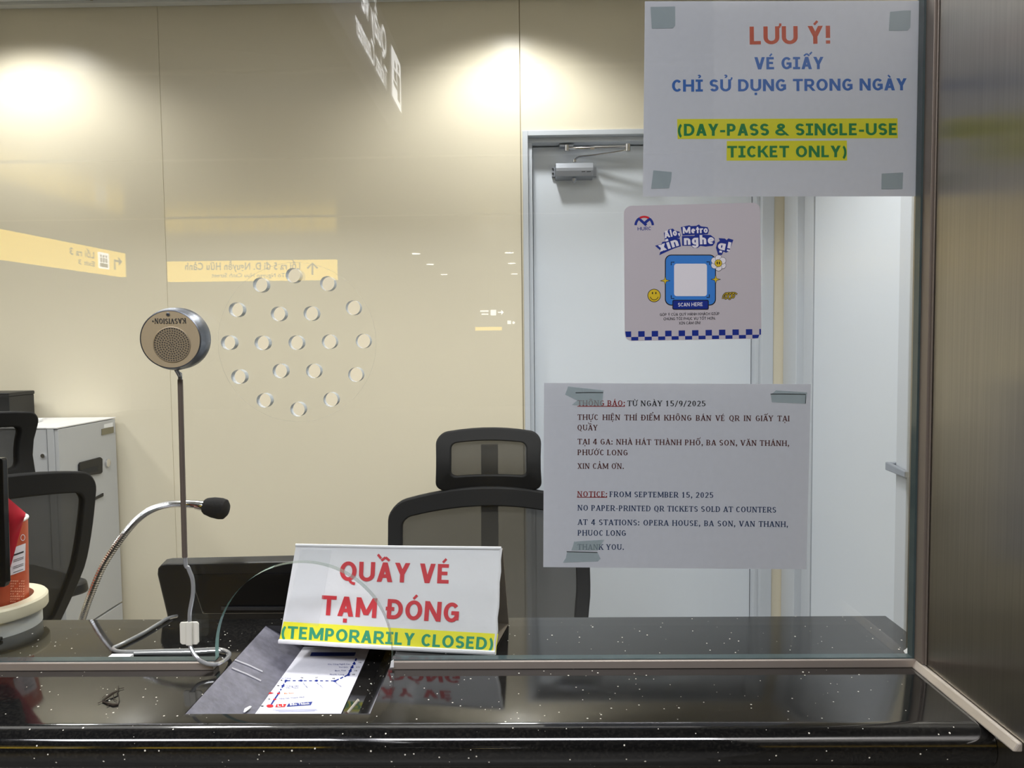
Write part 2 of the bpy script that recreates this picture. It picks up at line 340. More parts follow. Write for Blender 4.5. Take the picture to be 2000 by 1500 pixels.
def draw(c, W, H, serif):
    """polygons and width of one character, capital height 1"""
    p = Pen(W, H, serif); L = W / 2 + (.10 if serif else .055); h = H / 2; lt = .62 if serif else 1.0      # lt: the light strokes of a serif letter
    nf = unicodedata.normalize('NFD', c); b = 'D' if c == 'Đ' else nf[0]; marks = nf[1:]
    wd = {'A': .92, 'B': .84, 'C': .84, 'D': .94, 'E': .76, 'F': .72, 'G': .92, 'H': .98, 'I': (W + .2 if serif else W + .42), 'K': .92, 'L': .72, 'M': 1.2, 'N': .98, 'O': 1.0, 'P': .82, 'Q': 1.0, 'R': .92, 'S': .80, 'T': .86, 'U': .96, 'V': .92, 'X': .92, 'Y': .90, 'W': 1.3,
          '&': 1.08, '(': .52, ')': .52, '-': .52, '!': .42, ':': .40, '.': .40, ',': .40, '/': .62, ' ': .40}.get(b, .80)
    R = wd - L; m = wd / 2; ry2 = (1 - H) / 4
    if b == 'A': p.diag(.10 + W * .3, 0, m, 1, lt, 'b'); p.diag(wd - .10 - W * .3, 0, m, 1, 1, 'b'); p.bar(.24, wd - .24, .30)
    elif b in 'BPR':
        p.stem(L); r1 = ry2 + (.02 if b == 'B' else .03); yy = 1 - h - r1; x1 = R - .22; p.bar(L, x1, 1 - h); p.bar(L, x1, 1 - h - 2 * r1); p.arc(x1, yy, .22 - .03, r1, -90, 90)
        if b == 'B': r2 = (1 - H - 2 * r1) / 2; p.bar(L, x1, h); p.arc(x1, h + r2, .22, r2, -90, 90)
        if b == 'R': p.diag(R + .06, 0, L + .26, 1 - h - 2 * r1, 1, 'b')
    elif b == 'C': p.arc(m + .04, .5, m - L + .04, .5 - h, 42, 318)
    elif b == 'G': p.arc(m + .02, .5, m - L + .02, .5 - h, 42, 318); p.stem(R + .0, .12, .47, ''); p.bar(m, R + W / 2, .47)
    elif b == 'D': p.stem(L); p.bar(L, m - .05, 1 - h); p.bar(L, m - .05, h); p.arc(m - .05, .5, R - m + .05, .5 - h, -90, 90)
    elif b in 'EF':
        p.stem(L); p.bar(L, R + .06, 1 - h, -.22); p.bar(L, R + .0, .52)
        if b == 'E': p.bar(L, R + .08, h, .24)
    elif b == 'L': p.stem(L); p.bar(L, R + .10, h, .26)
    elif b == 'H': p.stem(L); p.stem(R); p.bar(L, R, .51)
    elif b == 'I':
        p.stem(m)
        if not serif: p.bar(.04, wd - .04, 1 - h); p.bar(.04, wd - .04, h)
    elif b == 'K': p.stem(L); p.diag(L + .12, .42, R + .02, 1, lt, 't'); p.diag(R + .06, 0, L + .24, .60, 1, 'b')
    elif b == 'M': p.stem(L, w=W * lt); p.stem(R); p.diag(m, .12, L, 1, 1); p.diag(m, .12, R, 1, lt)
    elif b == 'N': p.stem(L, w=W * lt); p.stem(R, ends='t', w=W * lt); p.diag(R, 0, L, 1, 1)
    elif b in 'OQ0':
        p.arc(m, .5, m - L, .5 - h, 0, 360)
        if b == 'Q': p.line([(m + .04, .10), (m + .20, -.10), (R + .06, -.14)], W * .6)
    elif b == 'S': p.arc(m, 1 - h - ry2, m - L, ry2, 25, 270); p.arc(m, h + ry2, m - L, ry2, 90, -155)
    elif b == 'T': p.stem(m, ends='b'); p.bar(.04, wd - .04, 1 - h, -.24); (p.poly([(.04, 1 - .24), (.11, 1 - .24), (.11, 1), (.04, 1)]) if serif else None)
    elif b == 'U': p.stem(L, .38, 1, 't'); p.stem(R, .38, 1, 't', W * lt); p.arc(m, .38, m - L, .38 - h, 180, 360)
    elif b == 'V': p.diag(m, 0, .10 + W * .3, 1, 1, 't'); p.diag(m, 0, wd - .10 - W * .3, 1, lt, 't')
    elif b == 'W': p.diag(.36, 0, .14, 1, 1, 't'); p.diag(.36, 0, m, .9, lt); p.diag(wd - .36, 0, m, .9, 1); p.diag(wd - .36, 0, wd - .14, 1, lt, 't')
    elif b == 'X': p.diag(R, 0, L, 1, 1, 'tb'); p.diag(L, 0, R, 1, lt, 'tb')
    elif b == 'Y': p.stem(m, 0, .48, 'b'); p.diag(m, .42, .10 + W * .3, 1, 1, 't'); p.diag(m, .42, wd - .10 - W * .3, 1, lt, 't')
    elif b == '&': p.arc(.44, .76, .20, .24 - h, 0, 360); p.arc(.44, .28, .34, .28 - h, 75, 350); p.diag(.98, 0, .34, .62, .9)
    elif b == '(': p.arc(.62, .42, .40, .62, 125, 235, W * .85, W * .85)
    elif b == ')': p.arc(wd - .62, .42, .40, .62, -55, 55, W * .85, W * .85)
    elif b == '-': p.bar(.06, wd - .06, .38)
    elif b == '!': p.diag(m, .32, m, 1, .92); p.stem(m, 0, .18, '')
    elif b in ':.,': 
        p.stem(m, 0, W * 1.1, '', W * 1.1)
        if b == ':': p.stem(m, .52, .52 + W * 1.1, '', W * 1.1)
        if b == ',': p.line([(m + W * .3, .06), (m - .06, -.18)], W * .6)
    elif b == '/': p.diag(.10, -.12, wd - .10, 1.02, .7)
    elif b == '1': p.stem(m, 0, 1, 'b'); p.line([(m, .90), (m - .22, .78)], H * 1.1); (None if serif else p.bar(.12, wd - .12, h))
    elif b == '2': p.arc(m, .70, m - L, .30 - h, 165, -35); p.diag(L + .02, .06, R - .03, .56, .9); p.bar(L - W / 2, R + W / 2, h)
    elif b == '3': p.arc(m, 1 - h - ry2, m - L, ry2, 150, -90); p.arc(m, h + ry2, m - L, ry2, 90, -150)
    elif b == '4': p.stem(R - .08); p.diag(.12, .26, R - .12, 1, .8); p.bar(.06, wd - .03, .27)
    elif b == '5': p.bar(L, R + .05, 1 - h); p.stem(L + .02, .48, 1, ''); p.arc(m - .04, .32, R - m + .04, .32 - h, 120, -150)
    elif b == '9': p.arc(m, .66, m - L, .34 - h, 0, 360); p.arc(m - .04, .5, R - m + .04, .5 - h, 20, -110)
    elif b == '6': p.arc(m, .34, m - L, .34 - h, 0, 360); p.arc(m + .04, .5, R - m + .04, .5 - h, 200, 70)
    elif b == '7': p.bar(.06, wd - .06, 1 - h); p.diag(m - .12, 0, wd - .14, 1, .9)
    elif b == '8': p.arc(m, 1 - h - ry2, m - L - .03, ry2, 0, 360); p.arc(m, h + ry2, m - L, ry2, 0, 360)
    X = .72
    if b in 'oeagnhxirtl':
        wd = {'i': .34, 'l': .34, 'r': .52, 't': .52}.get(b, .70); R = wd - L; m = wd / 2; rx = m - L; ry = X / 2 - h
        if b in 'oag': p.arc(m, X / 2, rx, ry, 0, 360)
        if b == 'a': p.stem(R, 0, X, '')
        if b == 'g': p.stem(R, -.08, X, ''); p.arc(m, -.08, rx, .16, 180, 360)
        if b == 'e': p.arc(m, X / 2, rx, ry, 0, 310); p.bar(L, R, X / 2)
        if b in 'nh': p.stem(L, 0, X if b == 'n' else 1, ''); p.arc(m, X - h - .22, rx, .22, 0, 180); p.stem(R, 0, X - h - .22, '')
        if b == 'x': p.diag(R, 0, L, X, 1); p.diag(L, 0, R, X, 1)
        if b == 'i': p.stem(m, 0, X, ''); p.stem(m, .84, .84 + W, '', W)
        if b == 'l': p.stem(m, 0, 1, '')
        if b == 'r': p.stem(L, 0, X, ''); p.arc(L + .22, X - h - .2, .22, .2, 60, 180)
        if b == 't': p.stem(m, 0, .95, ''); p.bar(.02, wd - .02, X - h)
    if c == 'Đ': p.bar(-.02, m * .9, .51)
    q = W * .56; y = 1.09; hat = '\u0302' in marks or '\u0306' in marks
    if '\u0302' in marks: p.line([(m - .22, y), (m, y + .17), (m + .22, y)], q)
    if '\u0306' in marks: p.arc(m, y + .16, .18, .13, 180, 360, q, q)
    s_ = .30 if hat else 0; t_ = .13 if hat else 0
    if '\u0301' in marks: p.line([(m - .06 + s_, y + t_ - .02), (m + .12 + s_, y + .18 + t_)], q)
    if '\u0300' in marks: p.line([(m + .06 - s_, y + t_ - .02), (m - .12 - s_, y + .18 + t_)], q)
    if '\u0309' in marks: p.arc(m + s_, y + .17 + t_, .08, .07, 150, -60, q, q); p.line([(m + s_, y + .12 + t_), (m + s_, y + .02 + t_)], q)
    if '\u0303' in marks: p.line([(m - .2, y), (m - .08, y + .10), (m + .08, y + .02), (m + .2, y + .12)], q)
    if '\u0323' in marks: p.stem(m, -.32, -.32 + W * .9, '', W * .9)
    if '\u031b' in marks: p.line([(R, .90), (R + .16, 1.0), (R + .17, 1.16)], q)
    return p.v, p.f, wd
STYLES = {'verdana': (.228, .19, False), 'serif': (.185, .095, True), 'plain': (.17, .15, False), 'round': (.24, .20, False)}
def layout(text, bold=0, serif=None, fill=None, track=0):
    """characters side by side; capital height CAPH; fill stretches the spaces until the line is that wide"""
    st = STYLES.get(serif)
    def gl(c):
        k = (c, bold, serif)
        if k not in _GC:
            if st: v, f, wd = draw(c, *st); _GC[k] = ([(x * CAPH, y * CAPH) for x, y in v], f, (wd + (.02 if st[2] else .02)) * CAPH)
            elif c == 'Đ':
                v, f = _mesh_of('D', bold); n = len(v); v = list(v) + [(-.02, .33), (.30, .33), (.30, .41), (-.02, .41)]; _GC[k] = (v, list(f) + [(n, n + 1, n + 2, n + 3)], adv('D') + 2 * bold)
            else: v, f = _mesh_of(c, bold) if c.strip() else ([], []); _GC[k] = (v, f, adv(c) + 2 * bold)
        return _GC[k]
    ws = gl(' ')[2]
    tot = sum(ws if c == ' ' else gl(c)[2] + track for c in text)
    if fill and text.count(' '): ws += (fill - tot) / text.count(' ')
    x = 0; V = []; F = []
    for c in text:
        if c == ' ': x += ws; continue
        vs, fs, a = gl(c); n = len(V); V += [(vx + x, vy) for vx, vy in vs]; F += [tuple(i + n for i in f) for f in fs]; x += a + track
    mn = min(v[0] for v in V); mx = max(v[0] for v in V)
    return [(a - mn, b) for a, b in V], F, mx - mn
def lift(pts, F, style):
    """crossing strokes lie a few microns over one another, as ink does"""
    if not style or not F: return pts
    n = (pts[F[0][1]] - pts[F[0][0]]).cross(pts[F[0][2]] - pts[F[0][0]]).normalized()
    if n.dot(CAM - pts[F[0][0]]) < 0: n = -n
    for i, f in enumerate(F):
        for k in f: pts[k] = pts[k] + n * (3e-6 * (i % 24))
    return pts
def put_text(mb, text, x0, y0, x1, y1, cap, fn, bold=0, serif=None, justify=False, track=0, lean=0):
    """baseline from (x0,y0) to (x1,y1) in photo points, fn takes a photo point to the place"""
    d = math.hypot(x1 - x0, y1 - y0); s = cap / CAPH; fill = None
    if justify: fill = d / (s * justify)
    V, F, wd = layout(text, bold, serif, fill, track); ux, uy = (x1 - x0) / wd, (y1 - y0) / wd; nx, ny = (uy / d * wd), -(ux / d * wd)
    if x1 < x0: nx, ny = -nx, -ny
    mb.add(lift([fn(x0 + ux * a + (nx + lean) * s * b, y0 + uy * a + ny * s * b) for a, b in V], F, serif), F)
def stroke2(mb, pts, wd, fn):
    """a flat line of width wd through photo points"""
    P = [Vector((p[0], p[1])) for p in pts]; L = []; R = []
    for i, p in enumerate(P):
        t = (P[min(i + 1, len(P) - 1)] - P[max(i - 1, 0)]).normalized(); nn = Vector((-t.y, t.x)) * wd / 2
        L.append(p + nn); R.append(p - nn)
    vs = [fn(p.x, p.y) for p in L] + [fn(p.x, p.y) for p in R]; n = len(P)
    mb.add(vs, [(i, i + 1, n + i + 1, n + i) for i in range(n - 1)])
def disc2(mb, cx, cy, r, fn, n=28, ry=None): mb.poly([fn(cx + r * math.cos(2 * PI * k / n), cy + (ry or r) * math.sin(2 * PI * k / n)) for k in range(n)])
def quad2(mb, pts, fn): mb.poly([fn(*p) for p in pts])

# ================================================================== THE SETTING
ZC = 1.045      # counter surface
YW = 1.63       # back wall of the booth
ZCL = 2.525     # booth ceiling
XS = .438       # face of the steel side wall
structure(MB().box(-3.6, .86, .0, 1.75, -.1, 0).build('floor', M['floor']))
c_ = MB().box(-3.6, 1.1, .03, 1.75, ZCL, ZCL + .05); c_.cur = 1
c_.box(-3.6, .86, YW - .03, YW - .001, ZCL - .010, ZCL - .0005); xj = PY(190, 14, YW).x
c_.cur = 2; c_.box(xj - .004, xj + .004, .05, YW - .03, ZCL - .0015, ZCL - .0003)
structure(c_.build('ceiling', [M['ceil'], M['ceil_trim'], M['joint']]))
# back wall: laminate panels with fine joints, a door opening
xa = PY(312, 150, YW).x; xb = PY(1016, 200, YW).x
dl, dr, dt = PY(1020, 258, YW).x, PY(1511, 300, YW).x, PY(1020, 257, YW).z
wb = MB(); g = .0015
for x0, x1, z0, z1 in ((-3.6, xa - .0007, 0, ZCL), (xa + .0007, xb - g, 0, ZCL), (xb + g, .87, dt, ZCL), (xb + g, dl, 0, dt), (dr, .87, 0, dt)): wb.box(x0, x1, YW, YW + .06, z0, z1)
wb.cur = 1; wb.cur = 2; wb.box(xa - .004, xa + .004, YW + .002, YW + .05, 0, ZCL); wb.cur = 1; wb.box(xb - .004, xb + .004, YW + .002, YW + .05, 0, ZCL)
structure(wb.build('wall_back', [M['cream'], M['joint'], mat('faint_joint', lin(212, 202, 176), .6)]))
structure(MB().box(-3.66, -3.6, 0, 1.75, 0, ZCL).build('wall_left', M['cream']))
# door in the back wall
door1 = empty('door_1', ((dl + dr) / 2, YW, 0), kind='structure')
fi, fo = .018, .028
f = MB()
xl_in, xr_in, zt_in = PY(1032, 400, YW).x, PY(1487, 400, YW).x, PY(1100, 266, YW).z
f.box(dl, xl_in, YW - .012, YW + .10, 0, dt); f.box(xr_in, dr, YW - .012, YW + .10, 0, dt); f.box(xl_in, xr_in, YW - .012, YW + .10, zt_in, dt)
f.box(xl_in, xl_in + .014, YW + .012, YW + .10, 0, zt_in - .016); f.box(xr_in - .012, xr_in, YW + .012, YW + .10, 0, zt_in - .016); f.box(xl_in, xr_in, YW + .012, YW + .10, zt_in - .016, zt_in)
f.build('door_frame', M['frame'], door1, bevel=.0015)
MB().box(xl_in + .016, xr_in - .014, YW + .055, YW + .095, .005, zt_in - .02).build('door_leaf', M['door'], door1, bevel=.001)
MB().box(dl - .01, dr + .01, YW + .105, YW + .115, 0, dt + .01).build('backing', M['gap'], door1)
# door closer on the leaf
YL = YW + .055
q = lambda px, py, d=.0: PY(px, py, YL - d)
k = MB(); a, b = q(1085, 319, .03), q(1158, 322, .03)
prof = [(0, -.000), (-.012, .002), (-.045, .004), (-.050, .018), (-.050, .026), (-.045, .040), (-.006, .042), (0, .042)]
z_b = q(1120, 349, .03).z; sc_ = (q(1120, 319, .03).z - z_b) / .042
k.prism([(a.x, YL + y, z_b + z * sc_) for y, z in prof], (b.x - a.x, 0, 0))
closer = k.build('door_closer', M['silver'], door1, bevel=.001, label='silver hydraulic door closer body')
e = MB()
for px in (1081, 1161.5):
    c1, c2 = q(px - 3.2, 327, .01), q(px + 3.2, 345, .01); e.box(c1.x, c2.x, YL - .012, YL, c2.z, c1.z)
e.cur = 1
for py in (330, 339):
    c1 = q(1080, py, .013); e.lathe([(.0032, 0), (.0032, .002)], c1, (0, -1, 0), 12)
e.build('end_plate', [M['silver'], M['gap']], closer)
MB().lathe([(.008, 0), (.007, .010), (.003, .014)], q(1121, 349, .03), (0, 0, -1), 16).build('spindle_cap', M['silver'], closer, smooth=True)
arm = MB()
pz = q(1122, 317, .035)
arm.lathe([(.006, 0), (.006, .008), (.004, .010)], pz, (0, 0, 1), 12)
arm.tube([pz + Vector((0, 0, .006)), q(1126, 309, .04), q(1131, 306, .04), q(1160, 303, .055), q(1205, 297, .07), q(1220, 294, .07), q(1226, 292, .07)], .0045, 8, flat=.55)
arm.build('main_arm', M['chrome'], closer, smooth=True)
arm = MB(); arm.tube([q(1108, 289, .035), q(1155, 289, .05)], .0042, 10); arm.tube([q(1153, 289, .05), q(1161, 289, .052)], .0065, 6)
arm.tube([q(1161, 288, .052), q(1206, 287, .066), q(1226, 286, .07)], .0052, 10)
arm.lathe([(.009, -.012), (.009, .010), (.006, .013)], q(1226, 288, .07), (0, 0, 1), 14); arm.lathe([(.008, -.010), (.008, .009)], q(1107, 289, .035), (0, 0, 1), 14)
arm.build('forearm', M['chrome'], closer, smooth=True)
MB().prism([q(1092, 282, .03), q(1121, 282, .03), q(1119, 286, .03), q(1094, 286, .03)], (0, .03, 0)).build('arm_bracket', M['silver'], closer)
tx = MB()
for x0_, x1_ in ((1136, 1143), (1146, 1154)): tx.poly([q(*p_, .0512) for p_ in ((x0_, 336), (x1_, 335.6), (x1_, 334.2), (x0_, 334.6))])
tx.build('faint_mark', M['gap'], closer, fix=False)

# right side wall with its white door, seen edge on
XR = .862
d2 = lambda px, py=700, x=XR: PX(px, py, x).y
ye = d2(1562); yg = d2(1588, 700, XR + .012); yn = d2(1774, 700, XR + .012); yn2 = d2(1785)
wr = MB(); wr.box(XR, XR + .15, YW - .004, 1.75, 0, ZCL)
wr.box(XR, XR + .15, yn2, YW, 2.10, ZCL); wr.box(XR, XR + .15, .03, yn2, 0, ZCL)
structure(wr.build('wall_right', M['cream']))
door2 = empty('door_2', (XR, (yg + yn) / 2, 0), kind='structure')
f = MB(); f.box(XR - .012, XR + .06, ye, YW - .002, 0, 2.10); f.box(XR + .010, XR + .06, yg + .004, ye, 0, 2.06); f.box(XR - .012, XR + .06, yn2, yn, 0, 2.10); f.box(XR - .012, XR + .06, yn, ye, 2.04, 2.10)
f.build('door_frame', M['frame'], door2, bevel=.002)
MB().box(XR + .012, XR + .052, yn + .002, yg - .004, .005, 2.035).build('door_leaf', M['door'], door2, bevel=.001)
MB().box(XR + .08, XR + .09, yn2, YW, 0, 2.1).build('backing', M['gap'], door2)
hx = XR - .026
h = MB(); h0, h1 = PX(1731, 911, hx), PX(1767, 927, hx)
h.prism([h0 + Vector((0, .006, .010)), h0 + Vector((0, .006, -.009)), h1 + Vector((0, 0, -.007)), h1 + Vector((0, 0, .007))], (.010, 0, 0))
h.box(hx + .008, XR + .013, h0.y - .012, h0.y + .005, h0.z - .008, h0.z + .010)
h.build('door_handle', M['silver'], door2, bevel=.002, label='grey lever handle')

# front partition: steel jamb wall on the right, panels round the window
sw = MB().box(XS, XS + .5, -.9, .026, -.0, 2.9)
o = structure(sw.build('wall_front_right', M['steel']))
uv = o.data.uv_layers.new(name='UVMap')
for p in o.data.polygons:
    for li in p.loop_indices:
        v = o.data.vertices[o.data.loops[li].vertex_index].co; uv.data[li].uv = (v.y + v.x, v.z)
structure(MB().box(-3.6, .44, .0, .028, 2.25, 2.9).build('wall_front_upper', M['hallwall']))
structure(MB().box(-3.6, .44, .0, .10, 0, ZC - .045).build('wall_front_lower', M['hallwall']))
# hall the customer stands in
ZH = 2.876
structure(MB().box(-9, 9, -16, 0, -.1, 0).build('floor_hall', M['hallfloor']))
hc = MB().box(-9, 9, -16, 0, ZH, ZH + .1); hc.cur = 1
for y in (-3.15, -3.17, -5.0, -7.6): hc.box(-9, 9, y - .02, y, ZH - .012, ZH - .001)
structure(hc.build('ceiling_hall', [M['hallceil'], M['brite']]))
structure(MB().box(-9, 9, -16.1, -16, 0, ZH).build('wall_hall', M['hallwall']))
structure(MB().box(-9.1, -9, -16, 0, 0, ZH).build('wall_hall_left', M['hallwall']))
structure(MB().box(9, 9.1, -16, 0, 0, ZH).build('wall_hall_right', M['hallwall']))

# ------------------------------------------------------------------ window pane with speaking holes and the arched cut-out
GT = .010
zb = PY(1000, 1289, 0).z
HOLES = [(460.8, 604.7), (542.9, 612.8), (607, 612), (689.3, 600.8), (445.4, 669.2), (511.2, 669.7), (577.5, 669.2), (642.5, 667.4), (708.8, 666.1), (465.4, 736), (546.3, 724.6), (611.8, 724.6), (694, 731.9), (515, 782.3), (581, 799.7), (645.6, 780.5), (508, 556), (572, 537.5), (639, 553.5)]
ctr = PY(592, 1270, 0); RC = .1003; xg = .4375
outer = [(-3.5, zb), (ctr.x - RC, zb)] + [(ctr.x + RC * math.cos(a), ctr.z + RC * math.sin(a)) for a in [PI - PI * k / 48 for k in range(49)]] + [(ctr.x + RC, zb), (xg, zb), (xg, 2.26), (-3.5, 2.26)]
hole_c = [PY(x, y, 0) for x, y in HOLES]; RH = .0080
cu = bpy.data.curves.new('pane', 'CURVE'); cu.dimensions = '2D'; cu.fill_mode = 'BOTH'; cu.extrude = GT / 2
def sp(pts):
    s = cu.splines.new('POLY'); s.points.add(len(pts) - 1); s.use_cyclic_u = True
    for p, c in zip(s.points, pts): p.co = (c[0], c[1], 0, 1)
sp(outer)
for c in hole_c: sp([(c.x + RH * math.cos(2 * PI * k / 28), c.z + RH * math.sin(2 * PI * k / 28)) for k in range(28)])
to = bpy.data.objects.new('tmp', cu); COL.objects.link(to)
dg = bpy.context.evaluated_depsgraph_get(); me = bpy.data.meshes.new_from_object(to.evaluated_get(dg)); bpy.data.objects.remove(to)
for v in me.vertices: v.co = (v.co.x, v.co.z + GT / 2, v.co.y)
bm = bmesh.new(); bm.from_mesh(me); bmesh.ops.remove_doubles(bm, verts=bm.verts, dist=1e-6); bmesh.ops.recalc_face_normals(bm, faces=bm.faces); bm.to_mesh(me); bm.free()
me.materials.clear()
for m in ('glass', 'archedge', 'holewall', 'thinedge'): me.materials.append(M[m])
for p in me.polygons:
    p.use_smooth = False
    if abs(p.normal.y) > .9: p.material_index = 0
    else:
        c = p.center; p.material_index = 2 if any((c.x - h.x) ** 2 + (c.z - h.z) ** 2 < .0001 for h in hole_c) else (1 if p.normal.x > .35 else 3)
win = bpy.data.objects.new('window_1', me); COL.objects.link(win); structure(win)
c0 = PY(580, 669, 0); rr = 155 / 1768
ring = MB(); n = 72
ring.add([(c0.x + r * math.cos(2 * PI * k / n), -.0002, c0.z + r * math.sin(2 * PI * k / n)) for r in (rr, rr + .0006) for k in range(n)], [(k, (k + 1) % n, n + (k + 1) % n, n + k) for k in range(n)])
ring.build('scribed_circle', M['scribe'], win)
for nm, bx in (('green_edge', (-3.5, ctr.x - RC, zb, zb + .0012)), ('green_edge', (ctr.x + RC, xg, zb, zb + .0012)), ('green_edge', (xg - .0062, xg, zb + .0012, 2.25))):
    MB().box(bx[0], bx[1], -.0004, GT + .0003, bx[2], bx[3]).build(nm, M['glassedge'], win)
# rails that hold the pane
xl_c, xr_c = ctr.x - RC - .001, ctr.x + RC + .001
structure(MB().box(-3.5, xl_c, -.004, .012, ZC, zb).build('trim_1', M['rail'], bevel=.0008))
structure(MB().box(xr_c, XS - .0005, -.004, .012, ZC, zb).build('trim_2', M['rail'], bevel=.0008))
xv0 = PY(1811, 600, -.004).x
t_ = MB().box(xg - .004, XS - .0005, -.016, .012, zb, 2.25); t_.box(xg - .0015, XS - .0003, -.019, -.0155, zb, 2.25)
structure(t_.build('trim_3', mat('dull_metal_rail', lin(138, 128, 120), .45, .5), bevel=.0006))
structure(MB().prism([(XS - .0090, 0, ZC), (XS - .0005, 0, ZC), (XS - .0005, 0, ZC + .0085), (XS - .0040, 0, ZC + .0085)], (0, -.176, 0)).build('trim_4', M['brite'], bevel=.0015))

# ================================================================== THE COUNTER
TH = .042
yf = PZ(1000, 1410, ZC).y           # where the rounded nose begins
yb = PZ(1000, 1206.5, ZC).y         # far edge, inside the booth
ty0 = PZ(560, 1394, ZC).y; ty1 = PZ(530, 1222, ZC).y
tl = (PZ(360, 1393, ZC).x + PZ(520, 1222, ZC).x) / 2; tr = PZ(722, 1397, ZC).x
TD = .030; tl2, tr2 = tl + .052, tr - .026          # tray depth and its floor
def nose(y_end):
    pr = [(y_end, ZC - TH), (y_end, ZC)]
    for k in range(13):
        a = PI / 2 + PI * k / 12; pr.append((yf + TH / 2 * math.cos(a), ZC - TH / 2 + TH / 2 * math.sin(a)))
    return pr
counter = empty('counter_top', (-.3, 0, ZC - TH), 'polished black granite counter ledge with pale flecks running under the glass', 'counter')
s = MB()
XL = -2.4
def slab(x0, x1, pr): s.prism([(x0, y, z) for y, z in pr], (x1 - x0, 0, 0))
slab(XL, tl, nose(yb)); slab(tl, tr, nose(ty0)); slab(tr, XS - .0005, nose(.026)); s.box(tr, .476, .026, yb, ZC - TH, ZC); s.box(tl, tr, ty1, yb, ZC - TH, ZC)
s.build('slab', M['granite'], counter, smooth=True)
t_ = MB()
e_ = .0004
T0 = [(tl, ty0), (tl, ty1), (tl2, ty1), (tl2, ty0)]
t_.hexa([(tl + e_, ty0, ZC - e_), (tl + e_, ty1, ZC - e_), (tl2, ty1, ZC - TD), (tl2, ty0, ZC - TD)], [(tl + e_, ty0, ZC - .04), (tl + e_, ty1, ZC - .04), (tl2, ty1, ZC - .04), (tl2, ty0, ZC - .04)])
t_.build('tray_cheek', M['honed'], counter, label='dull grey sloping left side of the tray')
t_ = MB()
t_.hexa([(tr - e_, ty0, ZC - e_), (tr - e_, ty1, ZC - e_), (tr2, ty1, ZC - TD), (tr2, ty0, ZC - TD)], [(tr - e_, ty0, ZC - .04), (tr - e_, ty1, ZC - .04), (tr2, ty1, ZC - .04), (tr2, ty0, ZC - .04)])
t_.build('tray_cheek', M['granite'], counter)
MB().box(tl2 - .001, tr2 + .001, ty0, ty1, ZC - .041, ZC - TD).build('tray_floor', M['granite'], counter)
# two thin pale ridges across the left cheek
def cheek(px, py): 
    n = Vector((tl2 - tl, 0, -TD)).cross(Vector((0, 1, 0))).normalized(); p = PN(px, py, Vector((tl, 0, ZC)), n); return p + (n if n.z > 0 else -n) * .0008
t_ = MB()
for a, b in (((458, 1290), (512, 1313)), ((452, 1306), (509, 1331))):
    t_.tube([cheek(*a), cheek((a[0] + b[0]) / 2, (a[1] + b[1]) / 2 - 1), cheek(*b)], .0009, 6)
t_.build('pale_ridge', mat('ridge_line', lin(200, 200, 204), .5), counter, smooth=True)
# staff desk below the ledge
dk = empty('staff_desk', (-.3, .5, 0), 'pale laminate staff desk behind the granite ledge', 'desk')
MB().box(-1.0, .45, .115, .52, .72, .75).build('desk_top', M['desk'], dk)
MB().box(-1.0, -.96, .12, .50, 0, .72).build('side_panel', M['desk'], dk); MB().box(.41, .45, .12, .50, 0, .72).build('side_panel', M['desk'], dk)

# ================================================================== SIGNS ON THE GLASS
Y1 = GT + .0012      # sheets stuck behind the pane
def yfn(y): return lambda px, py: PY(px, py, y)
def sheet(name, corners, y, th, m, parent, wave=0):
    """a sheet of paper of real thickness; corners TL TR BR BL in the photo, slightly rippled"""
    mb = MB(); nx, ny = 24, 16; P = [Vector((c[0], c[1])) for c in corners]; vs = []
    for lay in (0, th):
        for j in range(ny + 1):
            for i in range(nx + 1):
                u, v = i / nx, j / ny
                p = (P[0] * (1 - u) + P[1] * u) * (1 - v) + (P[3] * (1 - u) + P[2] * u) * v
                k = PY(p.x, p.y, y); k.y += lay + wave * (.5 + .5 * math.sin(u * 9 + v * 3)) * (.3 + v) * .5; vs.append(k)
    N = (nx + 1) * (ny + 1); fs = []
    for j in range(ny):
        for i in range(nx):
            a = j * (nx + 1) + i; fs += [(a, a + 1, a + nx + 2, a + nx + 1), (a + N, a + nx + 1 + N, a + nx + 2 + N, a + 1 + N)]
    edge = [i for i in range(nx + 1)] + [(j * (nx + 1) + nx) for j in range(1, ny + 1)] + [ny * (nx + 1) + i for i in range(nx - 1, -1, -1)] + [j * (nx + 1) for j in range(ny - 1, 0, -1)]
    for a, b in zip(edge, edge[1:] + edge[:1]): fs.append((a, a + N, b + N, b))
    mb.add(vs, fs); return mb.build(name, m, parent, smooth=True)
n1 = empty('paper_notice', PY(1522, 384, Y1), 'white paper notice about paper tickets taped high on the glass, with yellow highlighted lines', 'notice')
sheet('sheet', [(1259.5, 2.4), (1798.6, 1.5), (1788.4, 383.4), (1255.6, 384)], Y1, .0002, M['paper'], n1)
fA, fB, fC = yfn(Y1 - .00006), yfn(Y1 - .00012), yfn(Y1 - .0002)
B = .026
m_ = MB(); put_text(m_, 'LƯU Ý!', 1464.4, 87, 1621.6, 85.2, 35, fB, .034, 'verdana'); m_.build('heading', M['red_ink'], n1, fix=False)
m_ = MB(); put_text(m_, 'VÉ GIẤY', 1473.4, 135.6, 1608.4, 135, 24, fB, .034, 'verdana'); put_text(m_, 'CHỈ SỬ DỤNG TRONG NGÀY', 1312.6, 179.2, 1771, 176.4, 23.6, fB, .034, 'verdana'); m_.build('lettering', M['blue_ink'], n1, fix=False)
m_ = MB(); quad2(m_, [(1322.5, 232.5), (1753, 231), (1753.6, 270), (1323.4, 271.5)], fA); quad2(m_, [(1419.4, 275.4), (1654, 274.5), (1654.6, 313.5), (1419, 313.8)], fA); m_.build('highlight_band', M['hl'], n1, fix=False)
